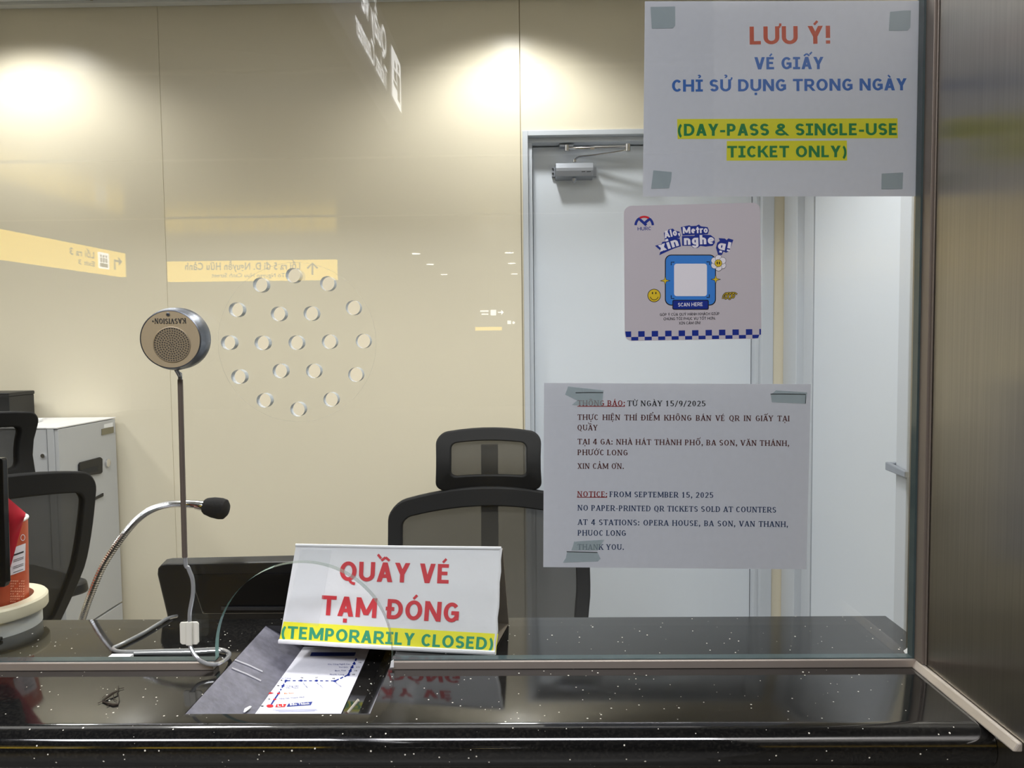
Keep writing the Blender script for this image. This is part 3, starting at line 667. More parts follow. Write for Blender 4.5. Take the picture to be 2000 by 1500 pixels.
m_ = MB(); put_text(m_, '(DAY-PASS & SINGLE-USE', 1324, 265.4, 1751.5, 264, 23.4, fB, .034, 'verdana'); put_text(m_, 'TICKET ONLY)', 1420.5, 307.6, 1653.4, 307, 22.6, fB, .034, 'verdana'); m_.build('lettering', M['green_ink'], n1, fix=False)
def tape_piece(pts, y, m, parent, th=.00015, name='tape'):
    mb = MB(); mb.prism([PY(a, b, y) for a, b in pts], (0, th, 0)); return mb.build(name, m, parent)
for pts in ([(1270.6, 13.5), (1318.6, 12.6), (1318.8, 50), (1314, 55), (1273, 55.8)], [(1738.5, 23), (1764, 20.6), (1779, 20.4), (1778, 54), (1773, 59.5), (1755, 60), (1736, 60)],
            [(1276, 332.5), (1312, 336), (1311, 350), (1307, 367.5), (1271.6, 368.5), (1274, 350)], [(1722, 339), (1764, 336.8), (1762.8, 369), (1721.5, 369.6)]):
    tape_piece(pts, Y1 - .0003, M['graytape'], n1)
n2 = empty('paper_notice', PY(1318, 1112, Y1), 'paper notice with small red and navy serif text taped low on the glass', 'notice')
sheet('sheet', [(1062.6, 748), (1583.8, 750.3), (1575, 1112), (1061, 1107.6)], Y1, .0002, M['paper'], n2)
L2 = lambda x, y: (1040 + x / 3.448, 730 + y / 3.448)
def t2(mb, text, x0, y0, x1, y1, just=False):
    a = L2(x0, y0); b = L2(x1, y1); put_text(mb, text, a[0], a[1], b[0], b[1], 10.9, fB, .022, 'serif', justify=1.03 if just else False)
m_ = MB(); t2(m_, 'THÔNG BÁO:', 303, 216, 622, 217); t2(m_, 'NOTICE:', 300, 828, 502, 830)
for a, b in (((302, 222), (622, 222)), ((300, 834), (502, 835))): quad2(m_, [L2(*a), L2(*b), L2(b[0], b[1] - 5), L2(a[0], a[1] - 5)], fB)
m_.build('heading', M['ired_ink'], n2, fix=False)
m_ = MB(); t2(m_, 'TỪ NGÀY 15/9/2025', 638, 218, 1165, 219); m_.build('lettering', M['black_ink'], n2, fix=False)
m_ = MB(); t2(m_, 'THỰC HIỆN THÍ ĐIỂM KHÔNG BÁN VÉ QR IN GIẤY TẠI', 303, 311, 1732, 320, True); t2(m_, 'QUẦY', 303, 381, 440, 382)
t2(m_, 'TẠI 4 GA: NHÀ HÁT THÀNH PHỐ, BA SON, VĂN THÁNH,', 303, 475, 1728, 487, True); t2(m_, 'PHƯỚC LONG', 302, 548, 640, 550); t2(m_, 'XIN CẢM ƠN.', 302, 640, 615, 641)
m_.build('lettering', M['maroon_ink'], n2, fix=False)
m_ = MB(); t2(m_, 'FROM SEPTEMBER 15, 2025', 518, 830, 1217, 836); t2(m_, 'NO PAPER-PRINTED QR TICKETS SOLD AT COUNTERS', 302, 921, 1640, 935)
t2(m_, 'AT 4 STATIONS: OPERA HOUSE, BA SON, VAN THANH,', 302, 1017, 1720, 1032, True); t2(m_, 'PHUOC LONG', 303, 1090, 628, 1092); t2(m_, 'THANK YOU.', 303, 1185, 615, 1186)
m_.build('lettering', M['navy_ink'], n2, fix=False)
for pts in ([(240, 85), (300, 92), (478, 112), (472, 175), (470, 215), (265, 210), (300, 180), (220, 140)], [(1605, 140), (1640, 112), (1850, 125), (1840, 202), (1612, 192)],
            [(280, 1130), (400, 1122), (483, 1118), (462, 1150), (440, 1190), (262, 1190), (272, 1160)], [(232, 1200), (440, 1206), (458, 1245), (440, 1264), (205, 1272), (225, 1240)]):
    tape_piece([L2(*p) for p in pts], Y1 - .0005, M['tape'], n2)
m_ = MB()
for pl in ([(290, 128), (390, 126), (475, 127)], [(1603, 136), (1700, 136), (1839, 138), (1839, 200)], [(230, 1198), (438, 1203)]): m_ = MB(); stroke2(m_, [L2(*p) for p in pl], 1.3, yfn(Y1 - .0006)); m_.build('pen_line', M['black_ink'], n2, fix=False)

# feedback sticker on the outer face of the pane
YS = -.0009
st = empty('round_cornered_sticker', PY(1353, 665, YS), 'pale round-cornered sticker with blue slogan and checkered lower edge on the glass', 'sticker')
S = lambda x, y: (1180 + x / 5, 380 + y / 5)
def sfn(k): return lambda x, y: PY(*S(x, y), YS - .00005 * k)
def skew(u, v):     # unit square -> sticker outline in crop points
    a, b, c, d = Vector((192, 112)), Vector((1524, 78)), Vector((1536, 1408)), Vector((202, 1432)); return (a * (1 - u) + b * u) * (1 - v) + (d * (1 - u) + c * u) * v
rr_ = rrect(0, 0, 1, 1, .055, 8)
m_ = MB(); m_.prism([sfn(0)(*skew(u, v)) for u, v in rr_], (0, .0006, 0)); m_.build('vinyl', M['sticker'], st)
m_ = MB()
for i in range(11):
    u0 = -.0 + i * .0985; u1 = u0 + .047
    def yb_(u): return .9745 + 0 * u
    if u0 < .99: m_.poly([sfn(1)(*skew(max(.003, u0), .928)), sfn(1)(*skew(min(.997, u1), .928)), sfn(1)(*skew(min(.997, u1), .970)), sfn(1)(*skew(max(.003, u0 if i else .009), .970))])
    v0, v1 = u1, u1 + .0515
    if i < 10: m_.poly([sfn(1)(*skew(v0, .970)), sfn(1)(*skew(min(.985, v1), .970)), sfn(1)(*skew(min(.975, v1), .996)), sfn(1)(*skew(v0, .996))])
def arc(cx, cy, r, a0, a1, n=14): return [(cx + r * math.cos(math.radians(a0 + (a1 - a0) * k / n)), cy - r * math.sin(math.radians(a0 + (a1 - a0) * k / n))) for k in range(n + 1)]
def sstroke(mb, pts, wd, k): stroke2(mb, pts, wd, sfn(k))
sstroke(m_, arc(391, 302, 84, 178, 126, 8), 24, 1); sstroke(m_, [(334, 230), (412, 300)], 26, 1.4); sstroke(m_, [(388, 285), (450, 232)], 26, 1.8); sstroke(m_, arc(391, 302, 84, 50, 2, 8), 24, 2.2)
put_text(m_, 'HURC', 327, 351, 457, 347, 33, sfn(1), 0, 'plain')
m_.build('navy_marks', M['s_navy'], st, fix=False)
m_ = MB(); sstroke(m_, arc(391, 302, 85, 120, 58, 10), 20, 2); m_.build('red_arc', M['s_red'], st, fix=False)
words = [('Alo,', 592, 428, 742, 392, 76), ('Metro', 768, 382, 1012, 374, 70), ('xin', 545, 560, 732, 498, 100), ('nghe', 780, 492, 1076, 482, 100), ('ạ!', 1106, 532, 1226, 556, 98)]
m_ = MB()
for i, poly in enumerate(([(583, 372), (622, 362), (628, 340), (672, 333), (690, 352), (735, 362), (748, 395), (735, 425), (690, 425), (592, 448)], [(748, 318), (830, 300), (850, 308), (900, 305), (925, 292), (945, 310), (1010, 318), (1024, 350), (1012, 388), (765, 400)],
    [(496, 500), (560, 482), (568, 462), (620, 455), (625, 435), (690, 420), (738, 432), (750, 505), (700, 520), (650, 540), (538, 592), (552, 548)], [(760, 405), (880, 402), (900, 380), (960, 392), (1040, 395), (1078, 425), (1082, 470), (1060, 500), (990, 508), (940, 500), (912, 522), (868, 520), (850, 500), (762, 500)],
    [(1104, 470), (1130, 452), (1118, 425), (1180, 430), (1196, 445), (1212, 428), (1262, 442), (1222, 552), (1190, 568), (1165, 556), (1150, 590), (1112, 588), (1092, 520)])): m_.poly([sfn(2 + .3 * i)(*p) for p in poly])
m_.build('slogan_outline', M['s_navy'], st, fix=False)
m_ = MB()
for t, x0, y0, x1, y1, c in words: put_text(m_, t, x0, y0, x1, y1, c * .92, sfn(5), 0, 'round')
m_.poly([sfn(5)(*p) for p in rrect(683, 675, 1004, 992, 26)])          # blank plate where the square code sits
put_text(m_, 'SCAN HERE', 722, 1094, 962, 1088, 36, sfn(6), 0, 'plain')
for k in range(6):
    a = math.radians(30 + 60 * k); disc2(m_, 1117 + 46 * math.cos(a), 668 + 46 * math.sin(a), 31, sfn(6.2 + .6 * k), 18)
m_.build('white_marks', M['s_white'], st, fix=False)
m_ = MB()
m_.poly([sfn(2)(*p) for p in rrect(593, 586, 1092, 1084, 62)]); m_.poly([sfn(4.5)(*p) for p in rrect(666, 1028, 1022, 1124, 16)])
for p in ([(655, 690), (655, 660), (685, 660)], [(1000, 657), (1030, 657), (1030, 687)], [(655, 985), (655, 1015), (685, 1015)], [(1000, 1005), (1027, 1005), (1027, 975)]): sstroke(m_, p, 9, 4)
for k in range(6):
    a = math.radians(30 + 60 * k); disc2(m_, 1117 + 46 * math.cos(a), 668 + 46 * math.sin(a), 34, sfn(5.9 + .6 * k), 18)
disc2(m_, 1115, 670, 37, sfn(10)); disc2(m_, 488, 986, 65, sfn(1.5))
def spark(cx, cy, r, k, mb):
    mb.poly([sfn(k)(cx + (r if i % 4 == 0 else r * (.62 if i % 2 == 0 else .30)) * math.cos(PI * i / 4 * 1) * (1), cy + (r if i % 4 == 0 else r * (.95 if i % 2 == 0 else .30)) * math.sin(PI * i / 4)) for i in range(8)])
spark(596, 841, 52, 5, m_); spark(1089, 828, 52, 5, m_)
sq = [(1158, 1020), (1166, 985), (1190, 962), (1208, 975), (1200, 1010), (1180, 1015), (1186, 980), (1214, 960), (1238, 968), (1242, 1000), (1224, 1022), (1212, 1000), (1228, 968), (1256, 958), (1272, 985), (1258, 1008), (1248, 985), (1268, 958), (1300, 975)]
sqs = [(p.x, p.y) for p in spline([(a, b, 0) for a, b in sq], 5)]
sstroke(m_, sqs, 17, 2)
for t, x0, x1, y0, y1 in (('GÓP Ý CỦA QUÝ HÀNH KHÁCH GIÚP', 545, 1125, 1186, 1176), ('CHÚNG TÔI PHỤC VỤ TỐT HƠN.', 580, 1088, 1228, 1221), ('XIN CẢM ƠN!', 730, 940, 1269, 1266)): put_text(m_, t, x0, y0, x1, y1, 27, sfn(2), 0, 'plain')
m_.build('black_marks', M['s_black'], st, fix=False)
m_ = MB(); m_.poly([sfn(3)(*p) for p in rrect(602, 595, 1083, 1075, 55)]); m_.build('blue_panel', M['s_blue'], st, fix=False)
m_ = MB(); m_.poly([sfn(5)(*p) for p in rrect(674, 1036, 1014, 1116, 10)]); m_.build('navy_panel', M['s_navy'], st, fix=False)
m_ = MB(); disc2(m_, 1115, 670, 33, sfn(11)); disc2(m_, 488, 986, 59, sfn(2)); spark(596, 841, 38, 6, m_); spark(1089, 828, 38, 6, m_); sstroke(m_, sqs, 5, 3); m_.build('yellow_marks', M['s_yellow'], st, fix=False)
m_ = MB(); disc2(m_, 472, 962, 6, sfn(3), 12, 12); disc2(m_, 505, 962, 6, sfn(3), 12, 12); sstroke(m_, arc(489, 988, 40, 195, 345, 12), 6, 3)
disc2(m_, 1105, 668, 6, sfn(12), 12, 15); disc2(m_, 1126, 668, 6, sfn(12), 12, 15); m_.build('face_marks', M['s_black'], st, fix=False)

# ================================================================== INTERCOM SPEAKER on the pane
rc, fc_ = PY(351, 661, -.0035), PY(333, 663, -.0325)
ax = (fc_ - rc).normalized(); Ls = (fc_ - rc).length
sp_ = empty('intercom_speaker', rc - Vector((0, 0, .035)), 'round grey and champagne intercom speaker with cable on the glass left of the holes', 'speaker')
R_ = .0338
MB().lathe([(R_ * .9, 0), (R_, .0015), (R_ * 1.0, Ls * .62), (R_ * .985, Ls * .66), (R_ * .93, Ls * .98), (R_ * .90, Ls), (R_ * .89, Ls - .0012)], rc, ax, 64).build('housing', M['gunmetal'], sp_, smooth=True)
MB().lathe([(R_ * .89, 0), (R_ * .89, .0010)], rc + ax * (Ls - .001), ax, 64).build('face_plate', M['champ'], sp_, smooth=True)
e1 = Vector((0, 0, 1)).cross(ax).normalized(); e1 = e1 if e1.x > 0 else -e1; e2 = ax.cross(e1); e2 = e2 if e2.z > 0 else -e2
fo_ = rc + ax * (Ls + .0003)
def ff(x, y, h=0): return fo_ + e1 * x + e2 * y + ax * h          # metres on the face
RG = R_ * .565; gx, gy = .0012, -R_ * .16
gp = MB().lathe([(RG, 0), (RG, .0006), (RG * .96, .0008), (RG * .93, .0001)], ff(gx, gy, -.0001), ax, 48).build('grille', M['grille'], sp_, smooth=True)
m_ = MB(); cnt = 0
for ring_, n_ in enumerate((1, 6, 12, 18, 24, 30, 36, 42)):
    r_ = RG * .90 * ring_ / 7
    for k in range(n_):
        a = 2 * PI * k / n_ + ring_ * .13; m_.poly([ff(gx + r_ * math.cos(a) + .00062 * math.cos(t), gy + r_ * math.sin(a) + .00062 * math.sin(t), .0006) for t in [2 * PI * j / 8 for j in range(8)]])
m_.build('grille_holes', M['gap'], gp, fix=False)
m_ = MB(); V_, F_, wd = layout('KASVISION', .022, 'serif'); cap = .0054; s_ = .0320 / wd
def arcmap(a, b):       # reads upside down, bent along the rim
    u = (a - wd / 2) * s_; th = u / .30; r = .30 + b * cap / CAPH
    return ff(.0008 - math.sin(th) * r, .0222 + .30 - math.cos(th) * r, .0003)
m_.add([arcmap(a, b) for a, b in V_], F_)
disc = [ff(-.0168 + .0008 * math.cos(t), .0195 + .0008 * math.sin(t), .0003) for t in [2 * PI * j / 10 for j in range(10)]]; m_.poly(disc)
m_.build('lettering', M['gap'], sp_, fix=False)
hh = ff(-.0012, R_ * .79); MB().lathe([(.0019, 0), (.0019, .0006), (.0011, .0008), (.0011, .0001)], hh, ax, 18).build('screw_ring', M['gunmetal'], sp_)
MB().lathe([(.0012, 0), (.0010, .0003)], hh + ax * .0006, ax, 12).build('screw_hole', M['gap'], sp_)
yt = -.0045
MB().tube([PY(352, 741, yt), PY(356, 905, yt), PY(361, 1088, yt)], .0029, 12).build('cable_tube', M['tube'], sp_, smooth=True)
zt = ZC + .0028
cab = [PY(344, 722, -.012), PY(350, 733, -.008), PY(352, 745, yt), PY(356, 905, yt), PY(361, 1085, yt), PY(368, 1110, yt), PY(376, 1132, yt), PY(377, 1160, yt), PY(371, 1195, yt), PY(370.5, 1216, -.0040), PY(370.5, 1235, -.0036), PY(371, 1256, -.0040), PY(375, 1270, yt - .002),
       PY(388, 1288, -.010), PY(408, 1297, -.012), PY(428, 1296, -.008), PZ(446, 1283, ZC + .006), PZ(446, 1274, ZC + .005), PZ(425, 1268, zt + .001), PZ(380, 1270, zt), PZ(330, 1271, zt), PZ(260, 1273, zt), PZ(230, 1272, zt), PZ(221, 1266, zt),
       PZ(235, 1259, zt), PZ(275, 1239, zt), PZ(310, 1218, zt), PZ(328, 1207.5, zt), PZ(345, 1203, zt - .004)]
MB().tube(spline(cab, 6), .0023, 10).build('cable', M['cable'], sp_, smooth=True)
cab2 = [PZ(446, 1281, ZC + .0024), PZ(436, 1272, zt), PZ(380, 1274.5, zt), PZ(300, 1275.5, zt), PZ(262, 1276, zt)]
MB().tube(spline(cab2, 6), .0018, 8).build('cable', M['cable'], sp_, smooth=True)
m_ = MB(); a, b = PZ(230, 1279, ZC), PZ(279, 1273, ZC); m_.box(a.x, b.x, .0175, .0275, ZC + .0010, ZC + .0066); m_.build('cable_label', M['tornwhite'], sp_, bevel=.0006)
yc = -.0015
m_ = MB(); pc = [(354, 1214), (386, 1213), (389.5, 1217), (390, 1253), (386, 1258), (357, 1258), (353, 1254), (352, 1218)]
m_.prism([PY(x, y, yc) for x, y in pc], (0, -.0022, 0)); m_.prism([PY(x, y, yc - .002) for x, y in ((365, 1213), (377, 1213), (377.5, 1259), (365.5, 1259))], (0, -.0038, 0))
m_.build('cable_clip', M['clip'], sp_, bevel=.0009)

# ================================================================== BENT CARD SIGN behind the cut-out
bl, br_ = PZ(545, 1256, ZC + .001), PZ(967, 1279, ZC + .001)
bk_r = PZ(994, 1218, ZC + .001); dv = Vector((bk_r.x - br_.x, bk_r.y - br_.y, 0))
bk_l = bl + dv
bl.z = br_.z = ZC + .0012
hx_ = br_ + dv * .50
# apex: where the sight line of the top corners meets the plane through the middle of the base
nb = (br_ - bl).cross(Vector((0, 0, 1))).normalized()
tr_p = PN(979, 1071, hx_, nb); tl_p = PN(578, 1065, hx_ - Vector((0, 0, 0)), nb)
sgn = empty('bent_card_sign', Vector(((bl.x + br_.x) / 2, (bl.y + br_.y) / 2 + .03, ZC)), 'white bent card sign with red capitals and a yellow band, standing behind the arched opening', 'sign')
fn_ = (tl_p - bl).cross(br_ - bl).normalized(); fn_ = fn_ if fn_.y < 0 else -fn_
th_ = .0025
def bent(name, A, Bq, Cq, D, th, m, bump=.0012):
    """a slightly crumpled panel A-B (bottom) to D-C (top)"""
    mb = MB(); nx, ny = 26, 14; nrm = (Bq - A).cross(D - A).normalized(); vs = []; rnd = random.Random(3)
    for lay in (0, 1):
        for j in range(ny + 1):
            for i in range(nx + 1):
                u, v = i / nx, j / ny; p = (A * (1 - u) + Bq * u) * (1 - v) + (D * (1 - u) + Cq * u) * v
                o_ = bump * (math.sin(u * 7 + 2 * v) * .4 + math.sin(v * 6 - u * 3) * .4) * math.sin(PI * v) * (1 if 0 < i < nx else .3); vs.append(p + nrm * (o_ + lay * th))
    N = (nx + 1) * (ny + 1); fs = []
    for j in range(ny):
        for i in range(nx):
            a = j * (nx + 1) + i; fs += [(a, a + 1, a + nx + 2, a + nx + 1), (a + N, a + nx + 1 + N, a + nx + 2 + N, a + 1 + N)]
    edge = list(range(nx + 1)) + [(j * (nx + 1) + nx) for j in range(1, ny + 1)] + [ny * (nx + 1) + i for i in range(nx - 1, -1, -1)] + [j * (nx + 1) for j in range(ny - 1, 0, -1)]
    for a, b in zip(edge, edge[1:] + edge[:1]): fs.append((a, a + N, b + N, b))
    mb.add(vs, fs); return mb.build(name, m, sgn, smooth=True)
bent('front_panel', bl, br_, tr_p, tl_p, -th_, M['card'], .0005)
bent('back_panel', bk_l, bk_r, tr_p + Vector((.002, .004, -.001)), tl_p + Vector((0, .004, -.001)), th_, M['brown'], .0008)
bent('base_panel', bl + Vector((.003, .003, .0006)), br_ + Vector((-.003, .003, .0006)), bk_r, bk_l, .001, M['brown'], 0)
m_ = MB(); m_.tube([bl + Vector((0, 0, .002)), (bl + br_) / 2 + Vector((0, -.0008, .0018)), br_ + Vector((0, 0, .002))], .0028, 8); m_.tube([tl_p, (tl_p + tr_p) / 2 + Vector((0, 0, -.0006)), tr_p], .0022, 8)
for a, b in ((br_, tr_p),):
    pts = [a * (1 - t) + b * t + Vector((random.uniform(-.0012, .0012), 0, 0)) for t in [i / 9 for i in range(10)]]; m_.tube(pts, .0018, 6)
m_.build('folded_edge', M['card'], sgn, smooth=True)
def bf(off): return lambda x, y: PN(x, y, bl + fn_ * (.0012 + off), fn_)
m_ = MB(); quad2(m_, [(588, 1072), (648, 1074), (622, 1222), (556, 1212)], bf(.0004)); m_.build('clear_tape', see_through('shiny_clear_tape', lin(225, 230, 235), .16, .12), sgn, fix=False)
m_ = MB(); quad2(m_, [(554, 1214), (973, 1238), (968, 1277), (820, 1271), (545.5, 1249)], bf(.0001)); m_.build('yellow_band', M['box_yellow'], sgn, fix=False)
m_ = MB(); put_text(m_, 'QUẦY VÉ', 663, 1134, 876, 1140, 38, bf(.0002), .036, 'verdana', lean=.02); put_text(m_, 'TẠM ĐÓNG', 626, 1201, 895, 1216, 38.5, bf(.0002), .036, 'verdana', lean=.02); m_.build('lettering', M['box_red'], sgn, fix=False)
m_ = MB(); put_text(m_, '(TEMPORARILY CLOSED)', 549, 1246.5, 962, 1270, 24.5, bf(.0002), .032, 'verdana', lean=.03); m_.build('lettering', M['box_green'], sgn, fix=False)

# ================================================================== LEAFLET in the tray, small bits on the counter
ZF = ZC - TD + .0012
lf = empty('route_map_leaflet', PZ(590, 1340, ZF), 'white leaflet with a blue and red route map lying in the tray', 'leaflet')
fz = lambda k: (lambda x, y: PZ(x, y, ZF + .0003 + .00015 * k))
m_ = MB(); m_.prism([PZ(x, y, ZF) for x, y in ((480, 1397), (664, 1399), (716, 1283), (724, 1262), (583, 1258), (571, 1270))], (0, 0, .00025)); m_.build('sheet', M['paper'], lf)
C4 = lambda x, y: (460 + x / 7.143, 1260 + y / 7.143)
def lp(pts): return [C4(*p) for p in pts]
m_ = MB()
def dashes(mb, a, b, n, wd, k, fill=.55):
    for i in range(n):
        t0, t1 = (i + .5 - fill / 2) / n, (i + .5 + fill / 2) / n
        stroke2(mb, lp([(a[0] + (b[0] - a[0]) * t, a[1] + (b[1] - a[1]) * t) for t in (t0, t1)]), wd, fz(k))
stroke2(m_, lp([(490, 840), (545, 755), (600, 675)]), 3.0, fz(1)); dashes(m_, (600, 675), (705, 495), 5, 2.6, 1); dashes(m_, (705, 495), (1390, 498), 9, 1.8, 1); dashes(m_, (1390, 498), (1570, 415), 3, 2.2, 1, .7); dashes(m_, (1570, 415), (1690, 180), 5, 3.2, 1, .75)
for x, y in ((705, 495), (915, 494), (1130, 495), (1385, 500), (1575, 415), (662, 567), (1600, 360), (1625, 310), (1655, 260)):
    c_ = C4(x, y); disc2(m_, c_[0], c_[1], 3.2, fz(2), 12, 1.9)
quad2(m_, lp([(740, 815), (1073, 788), (1050, 835), (712, 858)]), fz(2)); quad2(m_, lp([(1060, 100), (1680, 100), (1660, 150), (1040, 150)]), fz(2))
for t, x0, y0, x1, y1 in (('Công viên', 715, 580, 880, 578), ('Văn Thánh', 700, 603, 880, 603), ('Nhà hát Thành Phố', 612, 757, 960, 732), ('Phước Long', 1315, 418, 1515, 418), ('Bình Thái', 1388, 365, 1540, 363), ('Thủ Đức', 1440, 318, 1570, 316), ('Khu Công Nghệ Cao', 1290, 275, 1600, 272), ('Tân Cảng', 620, 470, 770, 468)):
    a, b = C4(x0, y0), C4(x1, y1); put_text(m_, t, a[0], a[1], b[0], b[1], 2.4, fz(1))
for x0, y0, x1, y1, t in ((935, 530, 1000, 600, 'Thảo Điền'), (1130, 530, 1215, 600, 'An Phú'), (1390, 525, 1475, 590, 'Rạch Chiếc')):
    a, b = C4(x0, y0), C4(x1, y1); put_text(m_, t, a[0], a[1], b[0], b[1], 2.2, fz(1))
m_.build('blue_print', M['s_navy'], lf, fix=False)
m_ = MB()
for y0, x0, x1 in ((905, 520, 1130), (918, 560, 1150), (930, 600, 1110)):
    a, b = C4(x0, y0), C4(x1, y0 - 12); stroke2(m_, [a, b], .7, fz(1))
m_.build('fine_print', mat('pale_blue_print', lin(150, 155, 200), .7), lf, fix=False)
m_ = MB()
for x, y, r in ((480, 848, 7), (547, 755, 3.2), (600, 673, 3.4)):
    c_ = C4(x, y); disc2(m_, c_[0], c_[1], r, fz(2), 16, r * .45)
quad2(m_, lp([(575, 822), (710, 820), (690, 862), (552, 865)]), fz(2)); m_.poly([fz(3)(*C4(*p)) for p in ((330, 660), (430, 655), (430, 645), (540, 666), (430, 690), (430, 680), (330, 684))])
m_.build('red_print', M['s_red'], lf, fix=False)
m_ = MB(); a, b = C4(588, 858), C4(668, 850); put_text(m_, 'L1', a[0], a[1], b[0], b[1], 4.2, fz(3), .03); a, b = C4(760, 842), C4(1030, 824); put_text(m_, 'Bến Thành', a[0], a[1], b[0], b[1], 3.6, fz(3), .03); m_.build('white_print', M['white'], lf, fix=False)
m_ = MB(); a, b = C4(680, 682), C4(810, 676); put_text(m_, 'Ba Son', a[0], a[1], b[0], b[1], 2.4, fz(1), .02); m_.build('orange_print', mat('orange_print', lin(220, 130, 40), .7), lf, fix=False)
m_ = MB()
for x, y, t in ((620, 498, '4'), (578, 572, '5'), (450, 760, '2'), (355, 858, '1'), (910, 462, '06'), (1115, 462, '07'), (1350, 472, '08'), (1630, 418, '09'), (1660, 365, '10'), (1690, 315, '11'), (1720, 250, '12')):
    a = C4(x, y); put_text(m_, t, a[0], a[1], a[0] + 5, a[1], 2.2, fz(1), .02)
m_.build('dark_print', M['black_ink'], lf, fix=False)
m_ = MB(); p0, p1 = PZ(680, 1391, ZC - .022), PZ(700, 1367, ZC - .010); m_.tube([p0, p1], .0022, 8, flat=.7)
tag(m_.build('paper_stick', M['kraft'], smooth=True), 'short pale stick lying beside the leaflet in the tray', 'stick')
m_ = MB(); m_.tube([PZ(477, 1391, ZC - .021), PZ(482, 1385, ZC - .022), PZ(489, 1380, ZC - .023)], [.001, .0028, .0016], 8, flat=.5)
tag(m_.build('paper_scrap', M['tornwhite'], smooth=True), 'crumpled white scrap at the front left corner of the tray', 'scrap')
tz = lambda x, y, h=.001: PZ(140 + x / 5.882, 1180 + y / 5.882, ZC + h)
m_ = MB(); m_.tube([tz(355, 1115), tz(400, 1075, .002), tz(460, 1030, .003), tz(525, 1000, .003)], [.0007, .0014, .0014, .0008], 7); m_.tube([tz(355, 1118), tz(420, 1140), tz(480, 1158), tz(535, 1150)], [.0007, .0012, .0014, .0010], 7)
for a in ([(300, 1135), (340, 1120), (370, 1110)], [(525, 1000), (545, 975), (600, 960)], [(520, 1005), (540, 1045), (548, 1100), (530, 1150)], [(478, 1040), (485, 1090), (520, 1110)], [(400, 1060), (380, 1050), (350, 1080)], [(535, 995), (540, 940)], [(440, 1150), (400, 1170)]):
    m_.tube([tz(x, y, .0012) for x, y in a], .00035, 5)
tag(m_.build('dry_twig', M['twig'], smooth=True), 'small dry brown twig lying on the counter at left', 'twig')
m_ = MB(); m_.prism([PY(1778, 1262, .016), PY(1789, 1269, .013), PY(1789, 1281, .013), PY(1771, 1281, .02), PY(1765, 1272, .03)], (0, .0006, .0003))
tag(m_.build('torn_tape', M['tornwhite']), 'torn white tape in the lower right corner of the glass', 'tape')
m_ = MB(); m_.prism([PY(764, 1291, -.005), PY(769, 1288, -.005), PY(769.5, 1303, -.005), PY(762, 1303, -.005)], (0, -.001, 0))
tag(m_.build('torn_tape', M['tornwhite']), 'tiny torn white tape at the right foot of the arched opening', 'tape')
m_ = MB(); m_.prism([PY(1782, 1024, .0135), PY(1787, 1033, .0135), PY(1780, 1035, .0135)], (0, .0004, 0))
tag(m_.build('torn_tape', M['tornwhite']), 'tiny white tape shred halfway up the right edge of the glass', 'tape')

# ================================================================== LEFT END OF THE LEDGE: tape rolls, cup, red paper, tablet
cx, cy = -.707, .130
z1 = ZC + .0205; z2 = z1 + .0175
rl = empty('tape_roll', (cx, cy, ZC), 'roll of clear tape lying flat on the counter under the cream tape roll', 'tape roll')
MB().lathe([(.0475, 0), (.0590, 0), (.0590, z1 - ZC), (.0475, z1 - ZC)], (cx, cy, ZC), n=72, closed=True).build('tape', M['cleartape'], rl, smooth=True)
rl = empty('tape_roll', (cx, cy, z1), 'cream masking tape roll with the red cup standing in it', 'tape roll')
MB().lathe([(.0500, .0002), (.0655, .0002), (.0665, .002), (.0665, z2 - z1 - .0025), (.0645, z2 - z1), (.0500, z2 - z1)], (cx, cy, z1), n=72, closed=True).build('tape', M['masking'], rl, smooth=True)
cup = empty('paper_cup', (cx, cy, ZC + .001), 'orange red paper cup with white rim and pale label, inside the cream tape roll', 'cup')
zt_ = PY(50, 1018, cy).z; hc_ = zt_ - ZC
ro = lambda h: .0438 + .0034 * h / hc_
MB().lathe([(ro(0), .0008), (ro(hc_), hc_), (ro(hc_) - .0006, hc_), (ro(0) - .0006, .0015)], (cx, cy, ZC), n=64).build('wall', M['cup'], cup, smooth=True)
MB().lathe([(ro(hc_) - .001 + .0022 * math.cos(t), hc_ + .0022 * math.sin(t)) for t in [2 * PI * k / 10 for k in range(10)]], (cx, cy, ZC), n=64, closed=True).build('rim', M['white'], cup, smooth=True)
def on_cup(px, py, off=.0004):       # photo point -> point on the near side of the cup wall
    d = ray(px, py); d.normalize(); r = .0459 + off; ox, oy = CAM.x - cx, CAM.y - cy
    a = d.x ** 2 + d.y ** 2; b = 2 * (ox * d.x + oy * d.y); c = ox ** 2 + oy ** 2 - r * r; D = b * b - 4 * a * c
    t = (-b - math.sqrt(max(D, 0))) / (2 * a); p = CAM + d * t
    h = p.z - ZC; s_ = (ro(h) + off) / r; return Vector((cx + (p.x - cx) * s_, cy + (p.y - cy) * s_, p.z))
def cup_patch(x0, x1, y0, y1, slope=0, n=10, off=.0004):
    L = [on_cup(x0 + (x1 - x0) * i / n, y0 - slope * i / n, off) for i in range(n + 1)]; L2_ = [on_cup(x0 + (x1 - x0) * i / n, y1 - slope * i / n, off) for i in range(n + 1)]
    return L + L2_, [(i, i + 1, n + 2 + i, n + 1 + i) for i in range(n)]
m_ = MB(); m_.add(*cup_patch(10, 49.3, 1075, 1128, 14)); lab = m_.build('printed_label', M['s_white'], cup, smooth=True, fix=False)
m_ = MB()
for y in (1083, 1094, 1097, 1107, 1110, 1118):
    m_.add(*cup_patch(26, 46, y, y + (3 if y == 1083 else 1.0), 7, off=.0008))
m_.build('small_print', M['black_ink'], lab, fix=False)
m_ = MB(); rnd = random.Random(5)
